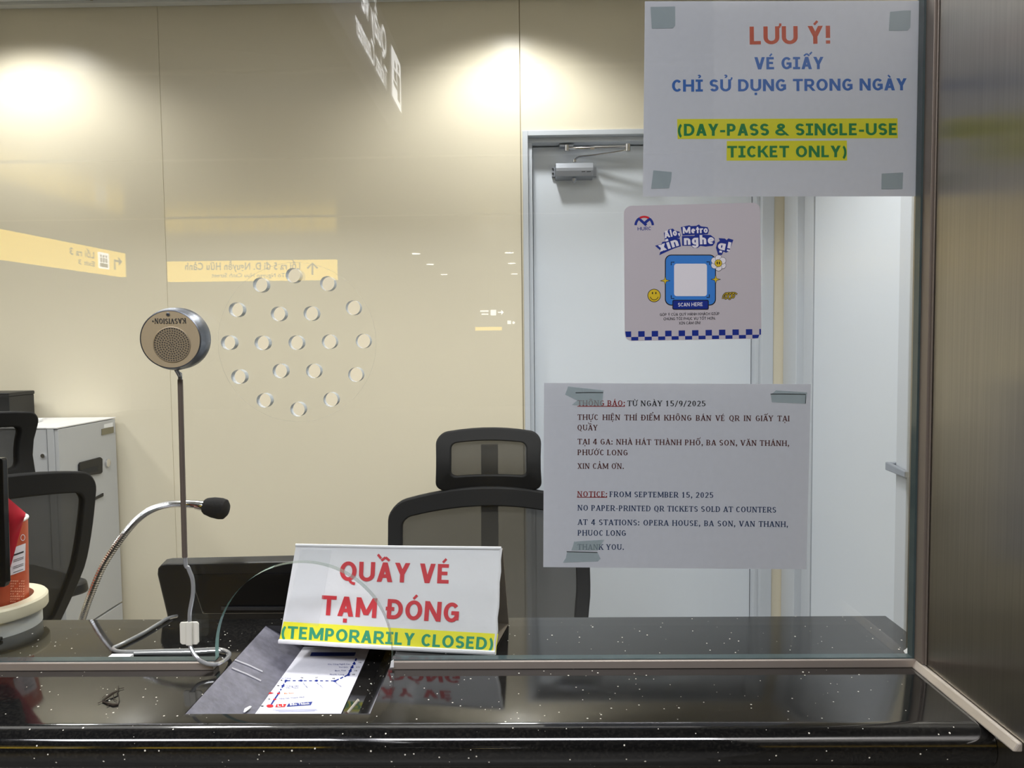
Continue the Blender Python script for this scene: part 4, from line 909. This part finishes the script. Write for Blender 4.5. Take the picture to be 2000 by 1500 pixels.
for j in range(9):
    for i in range(7):
        x = 21 + i * 4.2; y = 1134 + j * 5
        if rnd.random() < .85: m_.add(*cup_patch(x, min(x + 2.2 + rnd.random() * 1.3, 51.5), y, y + 2.6, .8, 2, .0006))
m_.build('pale_lettering', mat('pale_lettering', lin(226, 150, 120), .5), cup, fix=False)
m_ = MB(); m_.add(*[[on_cup(43.5 + 4.5 * math.cos(2 * PI * k / 16) * q, 1050 + 6.5 * math.sin(2 * PI * k / 16) * q, .0006) for q in (1, .78) for k in range(16)], [(k, (k + 1) % 16, 16 + (k + 1) % 16, 16 + k) for k in range(16)]])
m_.build('round_mark', M['s_white'], cup, fix=False)
# red paper stuck in the cup, folded over the near side of the rim
m_ = MB(); nx = 14; L = []; ed_t = [(-34, 930), (3, 961), (27, 982), (50.5, 1002)]; ed_b = [(-34, 1150), (0, 1150), (15, 1128), (42, 1030)]
def lerp_pts(p, t): i = min(int(t * (len(p) - 1)), len(p) - 2); f_ = t * (len(p) - 1) - i; return (p[i][0] * (1 - f_) + p[i + 1][0] * f_, p[i][1] * (1 - f_) + p[i + 1][1] * f_)
rows = []
for lay in (0, .0004):
    for j in range(9):
        v = j / 8
        for i in range(nx + 1):
            u = i / nx; a, b = lerp_pts(ed_t, u), lerp_pts(ed_b, u); x, y = a[0] * (1 - v) + b[0] * v, a[1] * (1 - v) + b[1] * v
            L.append(PY(x, y, .0785 - .010 * math.sin(PI * min(1, v * 1.6 + .1)) * (1 - .35 * u) + lay + .016 * u * u))
N_ = 9 * (nx + 1); F_ = []
for j in range(8):
    for i in range(nx):
        a = j * (nx + 1) + i; F_ += [(a, a + 1, a + nx + 2, a + nx + 1), (a + N_, a + nx + 1 + N_, a + nx + 2 + N_, a + 1 + N_)]
for i in range(nx): F_ += [(i, i + N_, i + 1 + N_, i + 1), (8 * (nx + 1) + i, 8 * (nx + 1) + i + 1, 8 * (nx + 1) + i + 1 + N_, 8 * (nx + 1) + i + N_)]
for j in range(8): a = j * (nx + 1) + nx; F_ += [(a, a + nx + 1, a + nx + 1 + N_, a + N_)]
m_.add(L, F_); tag(m_.build('red_paper', M['redpaper'], smooth=True), 'sheet of bright red paper sticking out of the red cup at the far left', 'paper')
tb = empty('tablet', PY(-60, 1260, .045), 'black tablet edge standing upright at the far left of the counter', 'tablet')
c_a = PY(10, 1146, .050); c_b = PY(6, 905, .050); tilt = .0
m_ = MB(); m_.prism([PY(x, y, .050) for x, y in ((-150, 895), (2, 895), (5, 900), (11.5, 1138), (8, 1147), (-150, 1150))], (0, .009, 0)); m_.build('case', M['blackgloss'], tb, bevel=.001)
m_ = MB(); p_ = PY(-80, 1100, .058); m_.box(p_.x - .02, p_.x + .02, .058, .064, ZC + .004, p_.z); m_.box(p_.x - .035, p_.x + .03, .035, .085, ZC + .0005, ZC + .005); m_.build('stand', M['black'], tb, bevel=.001)

# ================================================================== GOOSENECK MICROPHONE behind the ledge
yg_ = .205
gm = empty('gooseneck_microphone', Vector((PY(150, 1230, yg_).x, yg_, .75)), 'chrome gooseneck microphone with a black foam tip, curving up behind the ledge at left', 'microphone')
gp_ = [PY(146, 1262, yg_), PY(152, 1235, yg_), PY(162, 1205, yg_), PY(177, 1162, yg_), PY(202, 1104, yg_), PY(235, 1054, yg_), PY(266, 1017, yg_), PY(297, 995, yg_), PY(330, 985, yg_), PY(362, 984, yg_)]
base_p = Vector((gp_[0].x - .004, yg_, .78)); gp_ = [base_p] + gp_
g_ = spline(gp_, 26)
MB().tube(g_, [.0052 if i % 2 else .0046 for i in range(len(g_))], 10).build('gooseneck', M['chrome'], gm)
MB().tube([PY(360, 984, yg_), PY(382, 985, yg_), PY(383, 986, yg_), PY(402, 989, yg_)], [.0058, .0058, .0066, .0078], 14).build('neck_ferrule', M['chrome'], gm, smooth=True)
a_, b_ = PY(399, 988, yg_), PY(446, 996, yg_); ax_ = (b_ - a_); Lf = ax_.length
MB().lathe([(.0095, 0), (.0118, .003), (.0142, Lf * .35), (.0150, Lf * .68), (.0138, Lf * .86), (.009, Lf * .97), (.002, Lf)], a_, ax_, 24).build('foam_windscreen', M['foam'], gm, smooth=True)
MB().lathe([(.050, 0), (.050, .012), (.044, .022), (.012, .028), (.008, .034)], (base_p.x, yg_, .7502), (0, 0, 1), 32).build('base', M['black'], gm, smooth=True)

# ================================================================== TICKET MACHINE DISPLAY, seen from behind
ym = .180
mo = empty('desk_monitor', (PY(600, 1250, ym).x, ym + .06, .75), 'black monitor seen from behind, just beyond the ledge and left of the card sign', 'monitor')
def sheet3(pts, y0, y1_, off): return [PY(x, y, y0 + (y1_ - y0) * (y - 1095) / 130) + Vector((0, off, 0)) for x, y in pts]
out_ = [(323, 1103), (575, 1097.5), (930, 1097), (946, 1104), (950, 1118), (925, 1235), (334, 1240), (306, 1122), (307, 1112), (313, 1105)]
A_ = sheet3(out_, ym, ym + .05, 0); B_ = [p + Vector((0, .022, .004)) for p in A_]
MB().hexa(A_, B_).build('back_shell', M['black'], mo, bevel=.003)
in_ = [(370, 1121), (885, 1115), (868, 1196), (396, 1199)]
A_ = sheet3(in_, ym, ym + .05, -.0015)
MB().prism(A_, (0, .004, 0)).build('recessed_panel', M['blackgloss'], mo, bevel=.002)
A_ = sheet3([(434, 1184), (556, 1184), (556, 1190), (434, 1190)], ym, ym + .05, -.004)
MB().prism(A_, (0, .004, 0)).build('vent_slot', mat('slot_grey', lin(58, 60, 64), .4), mo)
pm = PY(620, 1225, ym + .06); MB().box(pm.x - .05, pm.x + .05, ym + .065, ym + .085, .760, pm.z + .01).box(pm.x - .11, pm.x + .11, ym - .02, ym + .16, .7505, .762).build('stand', M['black'], mo, bevel=.002)

# ================================================================== FILING CABINETS
XC = PY(224, 817, 1.605).x; yc0 = PX(111.5, 835, XC).y; yc1 = 1.612; zc_ = PX(111.5, 835, XC).z
xw = PY(89, 835, yc0).x
cf = empty('filing_cabinet', ((xw + XC) / 2, (yc0 + yc1) / 2, 0), 'grey metal filing cabinet with a black recessed handle, behind the microphone', 'cabinet')
xback = xw - .02
MB().box(xw + .002, XC - .012, yc0 + .001, yc1, 0, zc_ - .004).build('body', M['cab'], cf, bevel=.002)
MB().box(xw + .001, XC, yc0, yc1, zc_ - .004, zc_).build('top', M['cabtop'], cf, bevel=.001)
fx = lambda px, py, d=0: PX(px, py, XC + d)
zs = PX(178, 1003, XC).z
def front(z0, z1_): return MB().box(XC - .012, XC, yc0 + .004, yc1 - .004, z0, z1_)
ds = []
for z0, z1_ in ((zc_ - .62, zc_ - .006), (.02, zc_ - .626)): ds.append(front(z0, z1_).build('drawer', M['cab'], cf, bevel=.0015))
m_ = MB(); hq = [fx(152, 907, .0005), fx(155, 903, .0005), fx(193, 893, .0005), fx(197, 896, .0005), fx(197, 922, .0005), fx(194, 925, .0005), fx(155, 931, .0005), fx(152, 928, .0005)]
m_.prism(hq, (.006, 0, 0)); h_ = m_.build('handle', M['black'], ds[0], bevel=.001)
m_ = MB(); m_.prism([fx(158, 918, .0068), fx(192, 909, .0068), fx(192, 920, .0068), fx(158, 926, .0068)], (.0006, 0, 0)); m_.build('handle_recess', M['gap'], h_)
MB().lathe([(.013, 0), (.013, .006), (.010, .008)], fx(208.5, 904, 0), (1, 0, 0), 20).build('lock', M['chrome'], ds[0], smooth=True)
m_ = MB(); m_.prism([fx(203, 829, .0003), fx(220, 825, .0003), fx(220, 833.5, .0003), fx(203, 836, .0003)], (.0008, 0, 0)); m_.build('paper_label', M['tornwhite'], ds[0])
m_ = MB(); m_.prism([fx(198, 838, .0003), fx(221, 833, .0003), fx(221, 845, .0003), fx(198, 850, .0003)], (.0022, 0, 0)); m_.build('card_holder', mat('olive_metal', lin(136, 132, 112), .4, .5), ds[0])
m_ = MB(); m_.prism([fx(178, 975, .0003), fx(200, 963, .0003), fx(200, 969, .0003), fx(178, 979, .0003)], (.004, 0, 0)); m_.build('pull_slot', M['black'], ds[0])
cb = empty('filing_cabinet', (xw - .26, (yc0 + yc1) / 2, 0), 'grey metal cabinet mostly hidden behind the left chair, beside the one with the handle', 'cabinet')
MB().box(xw - .52, xw - .003, yc0 + .006, yc1, 0, zc_ - .004).build('body', M['cab'], cb, bevel=.002)
MB().box(xw - .52, xw - .002, yc0 + .004, yc1, zc_ - .004, zc_).build('top', M['cabtop'], cb, bevel=.001)
MB().lathe([(.006, 0), (.006, .004)], PY(84.5, 890, yc0 + .006), (0, -1, 0), 14).build('lock', M['chrome'], cb)
m_ = MB(); zz = zc_ + .001; m_.prism([PZ(20, 823, zz), PZ(84, 819.5, zz), PZ(82, 823, zz), PZ(66, 827, zz), PZ(20, 830, zz)], (0, 0, .006)); tag(m_.build('paper_stack', M['tornwhite']), 'white papers lying on top of the cabinets behind the left chair', 'paper')
b0, b1 = PY(18, 767, 1.47), PY(18, 815, 1.47)
bx_ = empty('black_box', (b0.x - .11, 1.52, zc_), 'black box standing on the hidden cabinet at the left edge', 'box')
MB().box(b0.x - .22, b0.x - .002, 1.47, 1.59, zc_, b0.z - .012).build('case', M['black'], bx_, bevel=.002); MB().box(b0.x - .222, b0.x, 1.468, 1.592, b0.z - .012, b0.z).build('lid', M['black'], bx_, bevel=.003)

# ================================================================== OFFICE CHAIRS
def make_chair(loc, rotz, label, dz, dh, rec=.34, hy=.41):
    t = empty('office_chair', loc, label, 'chair', 'black mesh office chairs', rotz=rotz)
    zb0, zb1 = .56 + dz, 1.012 + dz
    def bmap(p):    # flat (x, depth, z) -> reclined, wrapped back
        x, d, z = p; v = (z - zb0) / (zb1 - zb0); x2 = x * (.90 + .10 * min(1, max(0, v) * 2.2)); zt2 = z - .034 * (x / .27) ** 2 * max(0, v)
        return Vector((x2, .215 + (zt2 - zb0) * rec + .03 * math.sin(PI * v) - .05 * (x / .27) ** 2 + d, zt2))
    def hmap(p):
        x, d, z = p; v = (z - 1.003 - dz - dh) / .17; return Vector((x * (1.02 - .03 * math.sin(PI * v)), hy - .035 * math.cos((v - .35) * 2.6) - .035 * (x / .145) ** 2 + d, z - .012 * (x / .145) ** 2 * v))
    def mapped(mb, fn): mb.v = [fn(p) for p in mb.v]; return mb
    def sub(pts, k=3):
        o = []
        for a, b in zip(pts, pts[1:] + pts[:1]):
            L = math.hypot(a[0] - b[0], a[1] - b[1]); n = max(1, int(L / .03)); o += [(a[0] + (b[0] - a[0]) * i / n, a[1] + (b[1] - a[1]) * i / n) for i in range(n)]
        return o
    def framed(x, z0, z1, r, wx, wt, wb_, fn, th, nm):
        o = rrect(-x, z0, x, z1, r, 6); sx = (x - wx) / x
        ri = r * .55; i_ = rrect(-x + wx, z0 + wb_, x - wx, z1 - wt, ri, 6)
        O, I = [], []
        for k in range(len(o)):     # same number of points on both loops
            a, b = o[k], o[(k + 1) % len(o)]; c, d = i_[k], i_[(k + 1) % len(o)]; n = max(1, int(math.hypot(a[0] - b[0], a[1] - b[1]) / .03))
            for q_ in range(n): O.append((a[0] + (b[0] - a[0]) * q_ / n, 0, a[1] + (b[1] - a[1]) * q_ / n)); I.append((c[0] + (d[0] - c[0]) * q_ / n, 0, c[1] + (d[1] - c[1]) * q_ / n))
        mapped(MB().ring(O, I, (0, th, 0)), fn).build(nm + '_frame', M['blackfab'], t, smooth=True, bevel=.004, local=True)
        gx_ = 18; gz = 14; vs = []; xw_, za, zb_ = x - wx + .004, z0 + wb_ - .004, z1 - wt + .004
        for j in range(gz + 1):
            for i in range(gx_ + 1): vs.append((-xw_ + 2 * xw_ * i / gx_, th * .45, za + (zb_ - za) * j / gz))
        g2 = MB(); g2.add(vs, [(j * (gx_ + 1) + i, j * (gx_ + 1) + i + 1, (j + 1) * (gx_ + 1) + i + 1, (j + 1) * (gx_ + 1) + i) for j in range(gz) for i in range(gx_)])
        mapped(g2, fn).build(nm + '_mesh', M['mesh'], t, smooth=True, local=True, fix=False)
    framed(.272, zb0, zb1, .045, .036, .052, .05, bmap, .026, 'backrest')
    framed(.1455, 1.003 + dz + dh, 1.173 + dz + dh, .030, .040, .034, .042, hmap, .024, 'headrest')
    sp2 = [bmap((0, .030, z)) for z in [zb0 + .01 + (zb1 - zb0 - .03) * i / 8 for i in range(9)]]
    m_ = MB()
    for a, b in zip(sp2, sp2[1:]): m_.hexa([a + Vector((-.024, 0, 0)), a + Vector((.024, 0, 0)), a + Vector((.024, .022, 0)), a + Vector((-.024, .022, 0))], [b + Vector((-.024, 0, 0)), b + Vector((.024, 0, 0)), b + Vector((.024, .022, 0)), b + Vector((-.024, .022, 0))])
    m_.tube([bmap((0, .035, zb0 + .10)), Vector((0, .22, zb0 - .02)), Vector((0, .12, .445 + dz)), Vector((0, 0, .43 + dz))], .026, 10)
    m_.build('spine', M['black'], t, smooth=True, local=True)
    a, b, c = bmap((0, .032, zb1 - .03)), hmap((0, .034, 1.035 + dz + dh)), hmap((0, .030, 1.125 + dz + dh)); m_ = MB()
    for p, q_ in ((a, b), (b, c)): m_.hexa([p + Vector((-.024, 0, 0)), p + Vector((.024, 0, 0)), p + Vector((.024, .014, 0)), p + Vector((-.024, .014, 0))], [q_ + Vector((-.024, 0, 0)), q_ + Vector((.024, 0, 0)), q_ + Vector((.024, .014, 0)), q_ + Vector((-.024, .014, 0))])
    m_.build('headrest_post', M['black'], t, bevel=.002, local=True)
    m_ = MB(); m_.hexa([(x, y, .445 + dz) for x, y in rrect(-.25, -.25, .25, .23, .07)], [(x * .98, y * .98, .50 + dz - .02 * (1 if y < -.2 else 0)) for x, y in rrect(-.25, -.25, .25, .23, .07)]); m_.build('seat', M['blackfab'], t, smooth=True, bevel=.012, local=True)
    for s_ in (-1, 1):
        m_ = MB(); m_.hexa([(s_ * .30 + x, y, .645 + dz) for x, y in rrect(-.045, -.12, .045, .20, .035)], [(s_ * .30 + x, y, .675 + dz) for x, y in rrect(-.042, -.117, .042, .197, .035)]); ar = m_.build('armrest', M['black'], t, smooth=True, bevel=.006, local=True)
        m_ = MB(); m_.tube([(s_ * .30, .05, .648 + dz), (s_ * .31, .06, .50 + dz), (s_ * .24, .03, .435 + dz)], .017, 8); m_.build('armrest_post', M['black'], ar, smooth=True, local=True)
    MB().lathe([(.030, .10), (.030, .25 + dz * .5), (.02, .26 + dz * .5), (.02, .44 + dz)], (0, 0, 0), (0, 0, 1), 16).build('gas_column', M['black'], t, smooth=True, local=True)
    for k in range(5):
        a = 2 * PI * k / 5 + .3; d = Vector((math.cos(a), math.sin(a), 0)); m_ = MB(); m_.tube([Vector((0, 0, .105)), d * .15 + Vector((0, 0, .10)), d * .275 + Vector((0, 0, .075))], [.026, .022, .016], 8); lg = m_.build('base_leg', M['black'], t, smooth=True, local=True)
        n_ = Vector((-d.y, d.x, 0)); MB().lathe([(.027, -.02), (.027, .02)], d * .275 + Vector((0, 0, .0275)), n_, 16).build('caster', M['black'], lg, local=True)
    return t
make_chair((-.100, .860, 0), 0, 'black mesh office chair partly hidden by the lower notice and the card sign', 0, 0)
make_chair((-1.459, .850, 0), math.radians(-120), 'black mesh office chair turned away at the far left, in front of the cabinets', .14, -.03, .42, .385)

# ================================================================== HALL SIGNS AND LAMPS behind the viewer (seen mirrored in the pane)
def mY(y): return lambda px, py, d=0: mir(PY(px, py, y - d))
def hang(root, xs, ytop, mirror=True):
    for x, y in xs: MB().lathe([(.010, 0), (.010, ZH - ytop)], (x, y, ytop), (0, 0, 1), 10).build('hanging_rod', M['black'], root)
Y5 = 9.9
c5 = [mir(PY(x, y, Y5)) for x, y in ((325, 508), (656, 505), (656, 546), (325, 549))]
zt5, zb5 = 2.655, 2.365; xr5, xl5 = c5[0].x, c5[1].x
s5 = empty('yellow_exit_sign', ((xl5 + xr5) / 2, -Y5, zb5), 'long yellow sign with an upward arrow mirrored in the glass above the speaking holes', 'sign', 'yellow exit signs mirrored in the glass')
MB().box(min(xl5, xr5), max(xl5, xr5), -Y5 - .08, -Y5, zb5, zt5).build('panel', M['sign_yellow'], s5, bevel=.004)
hang(s5, [(xl5 - .3, -Y5 - .04), (xr5 + .3, -Y5 - .04)], zt5)
f5 = lambda x, y: mir(PY(x, y, Y5 - .004))
m_ = MB(); put_text(m_, 'Lối ra 5 đi Đ. Nguyễn Hữu Cảnh', 586, 526, 361, 527, 13.5, f5, .02); put_text(m_, 'To Nguyen Huu Canh Street', 556, 541, 413, 541.5, 7.5, f5, .012)
for pl in ([(610, 537), (610, 516)], [(600, 524), (610, 514), (620, 524)]): stroke2(m_, pl, 3.4, f5)
m_.build('lettering', M['sign_ink'], s5, fix=False)
pA, pB = mir(PY(246, 541, 8.6)), mir(PY(0, 505, 6.55)); dirv = (pB - pA); dirv.z = 0; pC = pA + dirv * 1.6; z30, z31 = 2.314, 2.612
nn3 = dirv.normalized().cross(Vector((0, 0, 1))); nn3 = nn3 if nn3.x > 0 else -nn3
s3 = empty('yellow_exit_sign', (pA + pC) / 2 * 1 + Vector((0, 0, z30 - (pA.z + pC.z) / 2)), 'slanted yellow sign with a left arrow mirrored in the glass at the left edge', 'sign', 'yellow exit signs mirrored in the glass')
m_ = MB(); m_.prism([(pA.x, pA.y, z30), (pC.x, pC.y, z30), (pC.x, pC.y, z31), (pA.x, pA.y, z31)], -nn3 * .08); m_.build('panel', M['sign_yellow'], s3, bevel=.004)
for t_ in (.12, .88):
    q_ = pA + (pC - pA) * t_ - nn3 * .04; MB().lathe([(.01, 0), (.01, ZH - z31)], (q_.x, q_.y, z31), (0, 0, 1), 10).build('hanging_rod', M['black'], s3)
du = dirv.normalized()
def f3(u, v, off=.004): p = pA + du * u + nn3 * off; return Vector((p.x, p.y, z30 + v))
def world_text(mb, text, fn, u0, v0, cap, width=None, bold=.02):
    V, F, wd = layout(text, bold); s_ = cap / CAPH; sx = (width / wd) if width else s_; mb.add([fn(u0 + a * sx, v0 + b * s_) for a, b in V], F)
def arrow_l(mb, fn, u, v, h):      # arrow that turns to the left
    for a, b, c, d in ((u + h * .62, v - h * .5, u + h * .78, v + h * .25), (u + h * .05, v + h * .12, u + h * .78, v + h * .28)): mb.add([fn(a, b), fn(c, b), fn(c, d), fn(a, d)], [(0, 1, 2, 3)])
    mb.add([fn(u - h * .25, v + h * .2), fn(u + h * .2, v + h * .55), fn(u + h * .2, v - h * .15)], [(0, 1, 2)])
m_ = MB(); arrow_l(m_, f3, .12, .15, .16); world_text(m_, 'Lối ra 3', f3, .62, .165, .075, .42); world_text(m_, 'Exit 3', f3, .62, .07, .055, .28); m_.build('lettering', M['sign_ink'], s3, fix=False)
m_ = MB(); m_.poly([f3(u, v, .003) for u, v in rrect(.34, .06, .55, .255, .01, 3)]); ic = m_.build('white_pictogram', M['sign_white'], s3, fix=False)
m_ = MB()
for u in (.395, .445, .495): m_.poly([f3(u + .016 * math.cos(t), .212 + .016 * math.sin(t), .006) for t in [2 * PI * k / 10 for k in range(10)]]); m_.poly([f3(a, b, .006) for a, b in ((u - .017, .135), (u + .017, .135), (u + .017, .19), (u - .017, .19))])
m_.poly([f3(a, b, .006) for a, b in ((.37, .08), (.52, .08), (.52, .125), (.37, .125))]); m_.build('figures', M['sign_ink'], ic, fix=False)
# ticket counter sign, hung at right angles to the pane
XT = -.575; yt0 = -2.80; yt1 = -.95; zt0, zt1 = 2.44, 2.80
tk = empty('ticket_counter_sign', (XT - .03, (yt0 + yt1) / 2, zt0), 'dark hanging sign with white lettering mirrored in the glass at the top', 'sign')
MB().box(XT - .05, XT, yt0, yt1, zt0, zt1).build('panel', M['sign_dark'], tk, bevel=.004)
for y in (yt0 + .3, yt1 - .3): MB().lathe([(.01, 0), (.01, ZH - zt1)], (XT - .025, y, zt1), (0, 0, 1), 10).build('hanging_rod', M['black'], tk)
def fT(u, v, off=.004): return Vector((XT + off, yt0 + u, zt0 + v))     # u runs towards the pane, as the letters read
ux0 = (-2.766) - yt0
m_ = MB(); m_.poly([fT(u, v) for u, v in rrect(ux0, .075, ux0 + .245, .300, .008, 3)]); ic = m_.build('white_pictogram', M['sign_white'], tk, fix=False)
m_ = MB()
m_.poly([fT(ux0 + .085 + .022 * math.cos(t), .250 + .022 * math.sin(t), .007) for t in [2 * PI * k / 12 for k in range(12)]]); m_.poly([fT(ux0 + a, b, .007) for a, b in ((.050, .10), (.12, .10), (.125, .220), (.045, .220))])
m_.poly([fT(ux0 + .175 + .018 * math.cos(t), .235 + .018 * math.sin(t), .007) for t in [2 * PI * k / 12 for k in range(12)]]); m_.poly([fT(ux0 + a, b, .007) for a, b in ((.14, .165), (.205, .165), (.205, .208), (.14, .208))]); m_.poly([fT(ux0 + a, b, .007) for a, b in ((.125, .135), (.225, .135), (.225, .155), (.125, .155))])
m_.build('figures', M['sign_dark'], ic, fix=False)
def onT(px, py): p = PX(px, py, XT); return (-p.y - yt0, p.z - zt0)
qa, qb, qc, qd = onT(752, 104), onT(704, 24), onT(754, 173), onT(692, 66)
m_ = MB(); world_text(m_, 'Quầy vé', fT, qa[0], (qa[1] + qb[1]) / 2, .112, qb[0] - qa[0], .012); world_text(m_, 'Ticket Counter', fT, qc[0], (qc[1] + qd[1]) / 2, .088, qd[0] - qc[0], .012); m_.build('lettering', M['sign_white'], tk, fix=False)
print('ticket', qa, qb, qc, qd)
# small far sign
Yf = 14.0
fs = empty('direction_sign', mir(PY(955, 644, Yf)), 'tiny mirrored sign with white symbols over a yellow strip, left of the white door', 'sign')
pa, pb = mir(PY(926, 604, Yf)), mir(PY(1008, 638, Yf)); MB().box(min(pa.x, pb.x), max(pa.x, pb.x), -Yf - .06, -Yf, pb.z, pa.z).build('panel', M['sign_dark'], fs)
pc_, pd_ = mir(PY(928, 638.5, Yf)), mir(PY(980, 645, Yf)); MB().box(min(pc_.x, pd_.x), max(pc_.x, pd_.x), -Yf - .06, -Yf, pd_.z, pc_.z - .003).build('yellow_strip', M['sign_yellow'], fs)
ff_ = lambda x, y: mir(PY(x, y, Yf - .01)); m_ = MB(); quad2(m_, [(958, 605), (969, 605), (969, 616), (958, 616)], ff_); stroke2(m_, [(972, 610), (982, 610)], 2.4, ff_); m_.poly([ff_(*p) for p in ((979, 605), (984, 610), (979, 615))]); stroke2(m_, [(938, 607.5), (954, 607.5)], 3, ff_); stroke2(m_, [(940, 613.5), (954, 613.5)], 2.4, ff_); quad2(m_, [(991, 626), (998, 626), (998, 633), (991, 633)], ff_); disc2(m_, 1003, 630, 2.6, ff_)
m_.build('white_symbols', M['sign_white'], fs, fix=False)
for o_ in (0, 1):
    p = mir(PY(968 if o_ else 955, 640, Yf)); MB().lathe([(.012, 0), (.012, ZH - pa.z)], (p.x, -Yf - .03, pa.z), (0, 0, 1), 8).build('hanging_rod', M['black'], fs)
for i, (px, py) in enumerate(((812, 494), (840, 515), (867, 535), (995, 492), (1000, 513), (1004, 534))):
    p = mir(PZ(px, py, ZH)); side = 'left' if i < 3 else 'right'; wh = ('largest and topmost', 'middle', 'lowest')[i % 3]
    d_ = empty('downlight', (p.x, p.y, ZH - .012), '%s ceiling lamp of the %s mirrored row of three on the glass' % (wh, side), 'ceiling lamp', 'ceiling lamps mirrored in the glass')
    MB().lathe([(.085, 0), (.085, .010)], (p.x, p.y, ZH - .011), (0, 0, 1), 28).build('rim', M['white'], d_); MB().lathe([(.072, 0), (.072, .002)], (p.x, p.y, ZH - .0135), (0, 0, 1), 28).build('diffuser', M['downlight'], d_)
bpy.data.objects.remove(_fo); bpy.data.curves.remove(_fc)
